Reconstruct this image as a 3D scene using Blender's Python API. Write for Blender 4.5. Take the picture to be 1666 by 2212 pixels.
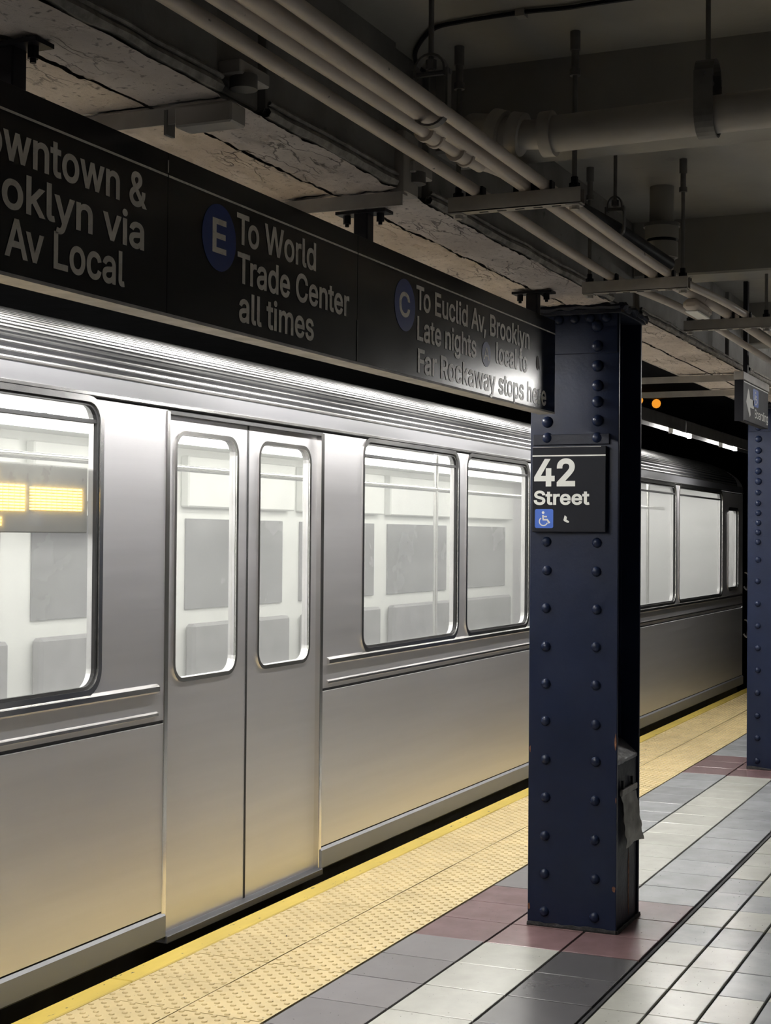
import bpy, bmesh, math, random
from mathutils import Vector, Matrix, noise

# ------------------------------------------------------------------ reset
for o in list(bpy.data.objects):
    bpy.data.objects.remove(o, do_unlink=True)
C = bpy.context.scene.collection
SC = bpy.context.scene
random.seed(7)
PI = math.pi

# ------------------------------------------------------------------ camera
# world: X runs along the track away from the viewer, Y towards the track, Z up, platform floor at Z = 0
CAM_H = 1.54
F_PX = 3306.93
yaw, pitch, roll = 0.41789, 0.0164344, 0.0082047
fw = Vector((math.cos(yaw)*math.cos(pitch), math.sin(yaw)*math.cos(pitch), math.sin(pitch)))
rt = fw.cross(Vector((0, 0, 1))).normalized()
up = rt.cross(fw)
rt, up = math.cos(roll)*rt + math.sin(roll)*up, -math.sin(roll)*rt + math.cos(roll)*up
cd = bpy.data.cameras.new('camera')
cd.sensor_fit = 'VERTICAL'
cd.sensor_height = 24.0
cd.lens = F_PX/2212*24.0
cd.clip_start = 0.05
cam = bpy.data.objects.new('camera', cd)
M = Matrix((rt, up, -fw)).transposed().to_4x4()
M.translation = Vector((0, 0, CAM_H))
cam.matrix_world = M
C.objects.link(cam)
SC.camera = cam

# ------------------------------------------------------------------ world, exposure, lamp strengths
w = bpy.data.worlds.new('world'); SC.world = w; w.use_nodes = True
w.node_tree.nodes['Background'].inputs[0].default_value = (0.35, 0.42, 0.75, 1)
w.node_tree.nodes['Background'].inputs[1].default_value = 0.010
SC.view_settings.view_transform = 'Standard'
SC.view_settings.look = 'None'
SC.view_settings.gamma = 1.0
SC.view_settings.use_curve_mapping = False
SC.view_settings.exposure = 0.0
EDGE_TUBE = 300.0       # tubes over the platform edge
PLAT_TUBE = 62.0        # tubes over the middle of the platform
CAR_TUBE = 10.0          # light strips inside the train

# ------------------------------------------------------------------ materials
MAT = {}
def nodes_of(name):
    m = bpy.data.materials.new(name); m.use_nodes = True
    nt = m.node_tree
    return m, nt, nt.nodes['Principled BSDF']
def ramp(nt, fac, p0, p1, c0=(0, 0, 0, 1), c1=(1, 1, 1, 1)):
    r = nt.nodes.new('ShaderNodeValToRGB')
    r.color_ramp.elements[0].position = p0; r.color_ramp.elements[0].color = c0
    r.color_ramp.elements[1].position = p1; r.color_ramp.elements[1].color = c1
    nt.links.new(fac, r.inputs[0]); return r.outputs[0]
def tex_noise(nt, vec, scale, detail=4, rough=0.55):
    n = nt.nodes.new('ShaderNodeTexNoise')
    n.inputs['Scale'].default_value = scale; n.inputs['Detail'].default_value = detail
    n.inputs['Roughness'].default_value = rough
    nt.links.new(vec, n.inputs['Vector']); return n.outputs['Fac']
def mixc(nt, fac, a, b, mode='MIX'):
    n = nt.nodes.new('ShaderNodeMix'); n.data_type = 'RGBA'; n.blend_type = mode
    for s, v in ((0, fac), (6, a), (7, b)):
        if isinstance(v, (int, float)): n.inputs[s].default_value = v
        elif isinstance(v, tuple): n.inputs[s].default_value = (*v[:3], 1)
        else: nt.links.new(v, n.inputs[s])
    return n.outputs[2]
def coords(nt, scale=(1, 1, 1)):
    g = nt.nodes.new('ShaderNodeNewGeometry')
    mp = nt.nodes.new('ShaderNodeMapping'); mp.inputs['Scale'].default_value = scale
    nt.links.new(g.outputs['Position'], mp.inputs['Vector']); return mp.outputs['Vector']
def mat(name, col, rough=0.5, metal=0.0, var=0.25, scale=6.0, bump=0.0, bscale=60.0, dirt=None, dirt_amt=0.0,
        dscale=9.0, rnd=0.0, spec=0.5, stretch=(1, 1, 1), specks=0.0, speck_scale=90.0, speck_col=(0.03, 0.025, 0.02),
        rvar=0.12, coat=0.0):
    if name in MAT: return MAT[name]
    m, nt, b = nodes_of(name)
    v = coords(nt, stretch)
    n = tex_noise(nt, v, scale)
    dark = tuple(c*(1-var) for c in col); lite = tuple(min(1, c*(1+var)) for c in col)
    c = mixc(nt, ramp(nt, n, 0.3, 0.7), dark, lite)
    if rnd:
        oi = nt.nodes.new('ShaderNodeObjectInfo')
        mr = nt.nodes.new('ShaderNodeMapRange'); mr.inputs[3].default_value = 1-rnd; mr.inputs[4].default_value = 1+rnd
        nt.links.new(oi.outputs['Random'], mr.inputs[0])
        cc = nt.nodes.new('ShaderNodeCombineColor')
        for i in range(3): nt.links.new(mr.outputs[0], cc.inputs[i])
        c = mixc(nt, 1.0, c, cc.outputs[0], 'MULTIPLY')
    if dirt:
        d = tex_noise(nt, v, dscale, 6, 0.65)
        c = mixc(nt, ramp(nt, d, 0.62-dirt_amt, 0.70-dirt_amt*0.6), c, dirt)
    if specks:
        d = tex_noise(nt, v, speck_scale, 2, 0.5)
        c = mixc(nt, ramp(nt, d, 0.74-specks, 0.78-specks), c, speck_col)
    nt.links.new(c, b.inputs['Base Color'])
    b.inputs['Metallic'].default_value = metal
    b.inputs['Specular IOR Level'].default_value = spec
    b.inputs['Coat Weight'].default_value = coat
    b.inputs['Coat Roughness'].default_value = 0.12
    r = nt.nodes.new('ShaderNodeMapRange'); r.inputs[3].default_value = max(0.02, rough-rvar); r.inputs[4].default_value = min(1, rough+rvar)
    nt.links.new(tex_noise(nt, v, scale*2.3), r.inputs[0]); nt.links.new(r.outputs[0], b.inputs['Roughness'])
    if bump:
        bp = nt.nodes.new('ShaderNodeBump'); bp.inputs['Strength'].default_value = bump; bp.inputs['Distance'].default_value = 0.004
        nt.links.new(tex_noise(nt, v, bscale, 5, 0.6), bp.inputs['Height']); nt.links.new(bp.outputs[0], b.inputs['Normal'])
    MAT[name] = m; return m
def emit(name, col, strength):
    if name in MAT: return MAT[name]
    m, nt, b = nodes_of(name)
    b.inputs['Base Color'].default_value = (*col, 1)
    b.inputs['Emission Color'].default_value = (*col, 1); b.inputs['Emission Strength'].default_value = strength
    MAT[name] = m; return m

NAVY = mat('navy_paint', (0.0065, 0.0115, 0.032), 0.36, spec=0.22, var=0.15, scale=3, bump=0.25, bscale=35, dirt=(0.07, 0.028, 0.015), dirt_amt=-0.10, dscale=5)
NAVY_D = mat('navy_paint_grimy', (0.010, 0.013, 0.026), 0.5, spec=0.3, var=0.3, scale=4, bump=0.5, bscale=50, dirt=(0.10, 0.045, 0.02), dirt_amt=-0.02, dscale=4)
RUBBLE = mat('grimy_base_grout', (0.02, 0.019, 0.02), 0.85, var=0.6, scale=30, bump=1.0, bscale=90)
STEEL = mat('stainless_steel', (0.79, 0.78, 0.80), 0.45, 1.0, var=0.04, scale=1.2, rvar=0.04, stretch=(0.4, 1, 8))
STEEL_B = mat('bright_steel_rail', (0.86, 0.85, 0.83), 0.22, 1.0, var=0.05, scale=2, rvar=0.05)
STEEL_ROOF = mat('roof_steel', (0.27, 0.268, 0.265), 0.36, 1.0, var=0.15, scale=2, stretch=(0.25, 1, 1))
LETTERB = mat('dull_steel_fascia', (0.085, 0.085, 0.092), 0.45, 0.3, var=0.12, scale=2, stretch=(0.3, 1, 4))
KICK = mat('grey_kick_rail', (0.22, 0.225, 0.245), 0.45, var=0.1, scale=3, stretch=(0.3, 1, 1))
ROOFGAP = mat('roof_groove', (0.007, 0.007, 0.008), 0.7, spec=0.08, var=0.2)
RUBBER = mat('black_rubber', (0.012, 0.012, 0.013), 0.6, var=0.1)
UNDER = mat('dark_underframe', (0.012, 0.012, 0.015), 0.7, var=0.3)
CARWHITE = mat('car_interior_white', (0.78, 0.79, 0.77), 0.4, var=0.05)
CARGREY = mat('car_far_window', (0.20, 0.20, 0.215), 0.25, var=0.25, scale=1.5)
CARFLOOR = mat('car_floor', (0.10, 0.10, 0.11), 0.5, var=0.3)
SEAT = mat('car_seat', (0.24, 0.235, 0.25), 0.45, var=0.15)
TILE_G = mat('tile_warm_grey', (0.215, 0.205, 0.210), 0.25, var=0.04, scale=7, rnd=0.10, specks=0.02, rvar=0.03)
TILE_B = mat('tile_bluish_grey', (0.31, 0.32, 0.335), 0.25, var=0.12, scale=7, rnd=0.12, specks=0.02, dirt=(0.15, 0.15, 0.155), dirt_amt=-0.08, dscale=6, rvar=0.03)
TILE_L = mat('tile_cream', (0.47, 0.47, 0.43), 0.25, var=0.08, scale=7, rnd=0.09, specks=0.02, dirt=(0.26, 0.25, 0.22), dirt_amt=-0.08, dscale=6, rvar=0.03)
TILE_D = mat('tile_charcoal', (0.092, 0.090, 0.094), 0.25, var=0.05, scale=7, rnd=0.12, rvar=0.03)
TILE_R = mat('tile_maroon', (0.190, 0.118, 0.122), 0.24, var=0.16, scale=7, rnd=0.10, specks=0.01, rvar=0.03)
GROUT = mat('dark_grout', (0.018, 0.018, 0.022), 0.8, var=0.4, scale=20)
TACT = mat('tactile_yellow', (0.61, 0.485, 0.25), 0.5, var=0.10, scale=6, rnd=0.05, specks=0.035, speck_scale=60, dirt=(0.43, 0.34, 0.19), dirt_amt=-0.07, dscale=7)
EDGEY = mat('edge_yellow', (0.62, 0.46, 0.09), 0.5, var=0.14, scale=5, specks=0.06, speck_scale=45, stretch=(0.4, 1, 1), dirt=(0.30, 0.19, 0.03), dirt_amt=-0.03, dscale=8)
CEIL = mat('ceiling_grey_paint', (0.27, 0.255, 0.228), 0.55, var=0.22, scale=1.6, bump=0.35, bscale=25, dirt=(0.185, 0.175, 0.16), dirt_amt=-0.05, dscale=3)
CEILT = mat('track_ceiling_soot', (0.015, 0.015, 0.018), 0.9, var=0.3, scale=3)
RAGGED = mat('ragged_concrete_edge', (0.27, 0.25, 0.225), 0.8, var=0.45, scale=25, bump=0.8, bscale=60)
GIRD = mat('girder_face_paint', (0.20, 0.193, 0.18), 0.6, var=0.3, scale=5, bump=0.6, bscale=30, dirt=(0.06, 0.058, 0.058), dirt_amt=-0.02, dscale=6)
COND = mat('conduit_cream_paint', (0.54, 0.475, 0.42), 0.45, var=0.12, scale=5, bump=0.1, bscale=30, specks=0.01, speck_scale=40)
PIPE = mat('pipe_grey_paint', (0.40, 0.37, 0.335), 0.5, var=0.12, scale=5)
RACK = mat('rack_paint', (0.35, 0.325, 0.295), 0.5, var=0.15, scale=12)
RODM = mat('dark_hanger_steel', (0.14, 0.132, 0.125), 0.5, var=0.2, scale=20)
BLACKM = mat('black_bracket', (0.008, 0.008, 0.012), 0.5, spec=0.2, var=0.2)
SIGNB = mat('sign_black_enamel', (0.011, 0.011, 0.013), 0.20, var=0.15, scale=1.5, rvar=0.05, spec=0.5)
SIGNB2 = mat('name_sign_black', (0.009, 0.010, 0.015), 0.5, spec=0.12, var=0.1, scale=3)
LET = mat('letter_white', (0.70, 0.71, 0.68), 0.4, var=0.06, scale=10)
LETD = mat('letter_dirty_white', (0.70, 0.66, 0.595), 0.28, var=0.10, scale=10)
BLUE = mat('route_blue', (0.016, 0.042, 0.20), 0.35, var=0.08)
BLUE2 = mat('access_blue', (0.03, 0.12, 0.55), 0.35, var=0.06)
ALU = mat('sign_aluminium', (0.42, 0.40, 0.39), 0.5, 0.3, var=0.25, scale=14)
CHAN = mat('light_channel_grey', (0.075, 0.072, 0.068), 0.6, var=0.2, scale=5)
REFL = mat('white_reflector', (0.75, 0.75, 0.73), 0.4, var=0.05)
TAPE = mat('duct_tape_grey', (0.17, 0.17, 0.19), 0.32, var=0.3, scale=25, bump=1.0, bscale=22)
NOTICE = mat('worn_metal_notice', (0.20, 0.19, 0.18), 0.45, 0.2, var=0.35, scale=14, bump=0.6, bscale=18, dirt=(0.03, 0.027, 0.024), dirt_amt=0.03, dscale=13)
WALLM = mat('station_wall_tile', (0.45, 0.44, 0.41), 0.35, var=0.1, scale=4)
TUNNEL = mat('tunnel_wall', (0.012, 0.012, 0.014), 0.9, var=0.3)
TUBE_E = emit('fluorescent_tube_edge', (1.0, 0.98, 0.94), EDGE_TUBE)
TUBE_P = emit('fluorescent_tube_platform', (1.0, 0.98, 0.95), PLAT_TUBE)
TUBE_C = emit('car_light_strip', (1.0, 0.99, 0.94), CAR_TUBE)
AMBER = emit('amber_signal_lens', (1.0, 0.36, 0.03), 0.9)
LED = emit('amber_led', (1.0, 0.66, 0.16), 5.0)
LEDOFF = mat('display_grey', (0.22, 0.22, 0.22), 0.3, var=0.1)

def soffit_mat():
    m, nt, b = nodes_of('soffit_peeling_plaster')
    v = coords(nt)
    v2 = coords(nt, (1.0, 3.2, 1.0))
    vo = nt.nodes.new('ShaderNodeTexVoronoi'); vo.feature = 'DISTANCE_TO_EDGE'; vo.inputs['Scale'].default_value = 5.5
    warp = nt.nodes.new('ShaderNodeTexNoise'); warp.inputs['Scale'].default_value = 4; warp.inputs['Detail'].default_value = 6
    nt.links.new(v2, warp.inputs['Vector'])
    add = nt.nodes.new('ShaderNodeVectorMath'); add.operation = 'MULTIPLY_ADD'; add.inputs[1].default_value = (0.35, 0.35, 0.35)
    nt.links.new(warp.outputs['Color'], add.inputs[0]); nt.links.new(v2, add.inputs[2])
    nt.links.new(add.outputs[0], vo.inputs['Vector'])
    crack = ramp(nt, vo.outputs['Distance'], 0.0, 0.03)
    mask = ramp(nt, tex_noise(nt, v, 1.7, 3), 0.52, 0.60)
    crackm = mixc(nt, mask, (1, 1, 1), crack)
    base = mixc(nt, ramp(nt, tex_noise(nt, v, 2.2, 5), 0.35, 0.65), (0.42, 0.355, 0.31), (0.66, 0.58, 0.52))
    base = mixc(nt, ramp(nt, tex_noise(nt, v, 60, 3), 0.60, 0.72), base, (0.20, 0.17, 0.15))
    c = mixc(nt, crackm, (0.19, 0.16, 0.14), base)
    nt.links.new(c, b.inputs['Base Color']); b.inputs['Roughness'].default_value = 0.75
    h = mixc(nt, 0.5, crackm, tex_noise(nt, v, 42, 6, 0.7))
    bp = nt.nodes.new('ShaderNodeBump'); bp.inputs['Strength'].default_value = 0.9; bp.inputs['Distance'].default_value = 0.010
    nt.links.new(h, bp.inputs['Height']); nt.links.new(bp.outputs[0], b.inputs['Normal'])
    return m
SOFFIT = soffit_mat()
def glass_mat():
    # hazy, scratched car glazing: mostly clear, a little milky, a faint reflection
    m, nt, b = nodes_of('hazy_car_glass'); nt.nodes.remove(b)
    out = nt.nodes['Material Output']
    tr = nt.nodes.new('ShaderNodeBsdfTransparent'); tr.inputs[0].default_value = (0.95, 0.95, 0.935, 1)
    tl = nt.nodes.new('ShaderNodeBsdfTranslucent'); tl.inputs[0].default_value = (0.85, 0.86, 0.85, 1)
    gl = nt.nodes.new('ShaderNodeBsdfGlossy'); gl.inputs['Roughness'].default_value = 0.06
    m1 = nt.nodes.new('ShaderNodeMixShader'); nt.links.new(tr.outputs[0], m1.inputs[1]); nt.links.new(tl.outputs[0], m1.inputs[2])
    m1.inputs[0].default_value = 0.15
    lw = nt.nodes.new('ShaderNodeLayerWeight'); lw.inputs[0].default_value = 0.5
    pw = nt.nodes.new('ShaderNodeMath'); pw.operation = 'POWER'; pw.inputs[1].default_value = 5.0; nt.links.new(lw.outputs['Facing'], pw.inputs[0])
    fr = nt.nodes.new('ShaderNodeMapRange'); fr.inputs[3].default_value = 0.04; fr.inputs[4].default_value = 0.9; nt.links.new(pw.outputs[0], fr.inputs[0])
    m2 = nt.nodes.new('ShaderNodeMixShader'); nt.links.new(fr.outputs[0], m2.inputs[0])
    nt.links.new(m1.outputs[0], m2.inputs[1]); nt.links.new(gl.outputs[0], m2.inputs[2])
    nt.links.new(m2.outputs[0], out.inputs[0])
    return m
GLASS = glass_mat()

# ------------------------------------------------------------------ object helpers
ORG = {}
def worg(o):
    return ORG.get(o.name, Vector((0, 0, 0))) if o else Vector((0, 0, 0))
def tag(o, label, cat=None, group=None, kind=None):
    if label: o['label'] = label
    if cat: o['category'] = cat
    if group: o['group'] = group
    if kind: o['kind'] = kind
    return o
def thing(name, label, cat, loc=(0, 0, 0), group=None, kind=None):
    o = bpy.data.objects.new(name, None); C.objects.link(o)
    o.location = loc; o.empty_display_size = 0.1
    ORG[o.name] = Vector(loc)
    return tag(o, label, cat, group, kind)
def link(name, me, m, parent=None, loc=None, smooth=False):
    """mesh given in world coordinates unless loc is set"""
    o = bpy.data.objects.new(name, me); C.objects.link(o)
    if m is not None and not me.materials: me.materials.append(m)
    if loc is None:
        loc = Vector((0, 0, 0))
    o.parent = parent
    o.location = Vector(loc) - worg(parent)
    ORG[o.name] = Vector(loc)
    if smooth:
        for p in me.polygons: p.use_smooth = True
    return o

class MB:
    def __init__(s): s.v = []; s.f = []
    def add(s, vs, fs):
        n = len(s.v); s.v += [tuple(p) for p in vs]; s.f += [tuple(i+n for i in q) for q in fs]; return s
    def box(s, x0, x1, y0, y1, z0, z1):
        return s.add([(x0, y0, z0), (x1, y0, z0), (x1, y1, z0), (x0, y1, z0), (x0, y0, z1), (x1, y0, z1), (x1, y1, z1), (x0, y1, z1)],
                     [(0, 3, 2, 1), (4, 5, 6, 7), (0, 1, 5, 4), (1, 2, 6, 5), (2, 3, 7, 6), (3, 0, 4, 7)])
    def cyl(s, p0, p1, r, n=16, r1=None, caps=True):
        p0, p1 = Vector(p0), Vector(p1); d = (p1-p0).normalized()
        a = d.orthogonal().normalized(); b = d.cross(a); r1 = r if r1 is None else r1
        vs = []
        for p, q in ((p0, r), (p1, r1)):
            for i in range(n):
                t = 2*PI*i/n; vs.append(p + q*(math.cos(t)*a + math.sin(t)*b))
        fs = [(i, (i+1) % n, n+(i+1) % n, n+i) for i in range(n)]
        if caps: fs += [tuple(range(n-1, -1, -1)), tuple(range(n, 2*n))]
        return s.add(vs, fs)
    def tube(s, pts, r, n=12):
        pts = [Vector(p) for p in pts]; vs = []; ref = None
        for i, p in enumerate(pts):
            d = (pts[min(i+1, len(pts)-1)] - pts[max(i-1, 0)]).normalized()
            if ref is None: ref = d.orthogonal().normalized()
            a = (ref - d*ref.dot(d)).normalized(); ref = a; b = d.cross(a)
            for k in range(n):
                t = 2*PI*k/n; vs.append(p + r*(math.cos(t)*a+math.sin(t)*b))
        fs = []
        for i in range(len(pts)-1):
            for k in range(n):
                fs.append((i*n+k, i*n+(k+1) % n, (i+1)*n+(k+1) % n, (i+1)*n+k))
        fs += [tuple(range(n-1, -1, -1)), tuple(range((len(pts)-1)*n, len(pts)*n))]
        return s.add(vs, fs)
    def prism(s, poly, axis, a, b):
        """polygon in the other two axes (in cyclic order) extruded along axis from a to b"""
        def P(u, v, t): return {'x': (t, u, v), 'y': (u, t, v), 'z': (u, v, t)}[axis]
        n = len(poly)
        vs = [P(u, v, a) for u, v in poly] + [P(u, v, b) for u, v in poly]
        return s.add(vs, [tuple(range(n)), tuple(range(2*n-1, n-1, -1))] + [(i, i+n, (i+1) % n+n, (i+1) % n) for i in range(n)])
    def mesh(s, name='mesh', fix=True):
        me = bpy.data.meshes.new(name); me.from_pydata(s.v, [], s.f)
        if fix:
            bm = bmesh.new(); bm.from_mesh(me); bmesh.ops.recalc_face_normals(bm, faces=bm.faces); bm.to_mesh(me); bm.free()
        me.update(); return me
    def build(s, name, m, parent=None, smooth=False, bevel=0.0, center=True):
        me = s.mesh(name)
        c = Vector((0, 0, 0))
        if center:
            lo = Vector([min(v[i] for v in s.v) for i in range(3)]); hi = Vector([max(v[i] for v in s.v) for i in range(3)])
            c = (lo+hi)/2; me.transform(Matrix.Translation(-c))
        if bevel:
            bm = bmesh.new(); bm.from_mesh(me)
            bmesh.ops.bevel(bm, geom=bm.edges[:], offset=bevel, segments=1, affect='EDGES'); bm.to_mesh(me); bm.free()
        if smooth:
            for p in me.polygons: p.use_smooth = True
            try: me.set_sharp_from_angle(angle=math.radians(40))
            except Exception: pass
        return link(name, me, m, parent, c)
def struct(o, label): o['kind'] = 'structure'; o['label'] = label; return o

# dome rivet (axis -X), shared
def dome_mesh(r, h, axis):
    mb = MB(); n, k = 12, 4; vs = []; fs = []
    for j in range(k):
        t = j/k*PI/2
        for i in range(n):
            a = 2*PI*i/n; vs.append((r*math.cos(t)*math.cos(a), r*math.cos(t)*math.sin(a), h*math.sin(t)))
    vs.append((0, 0, h))
    for j in range(k-1):
        for i in range(n): fs.append((j*n+i, j*n+(i+1) % n, (j+1)*n+(i+1) % n, (j+1)*n+i))
    for i in range(n): fs.append(((k-1)*n+i, (k-1)*n+(i+1) % n, k*n))
    if axis == 'x': vs = [(-z, x, y) for x, y, z in vs]
    if axis == 'y': vs = [(x, -z, y) for x, y, z in vs]
    if axis == '-z': vs = [(x, y, -z) for x, y, z in vs]
    mb.add(vs, fs); me = mb.mesh('rivet')
    for p in me.polygons: p.use_smooth = True
    return me

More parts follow.
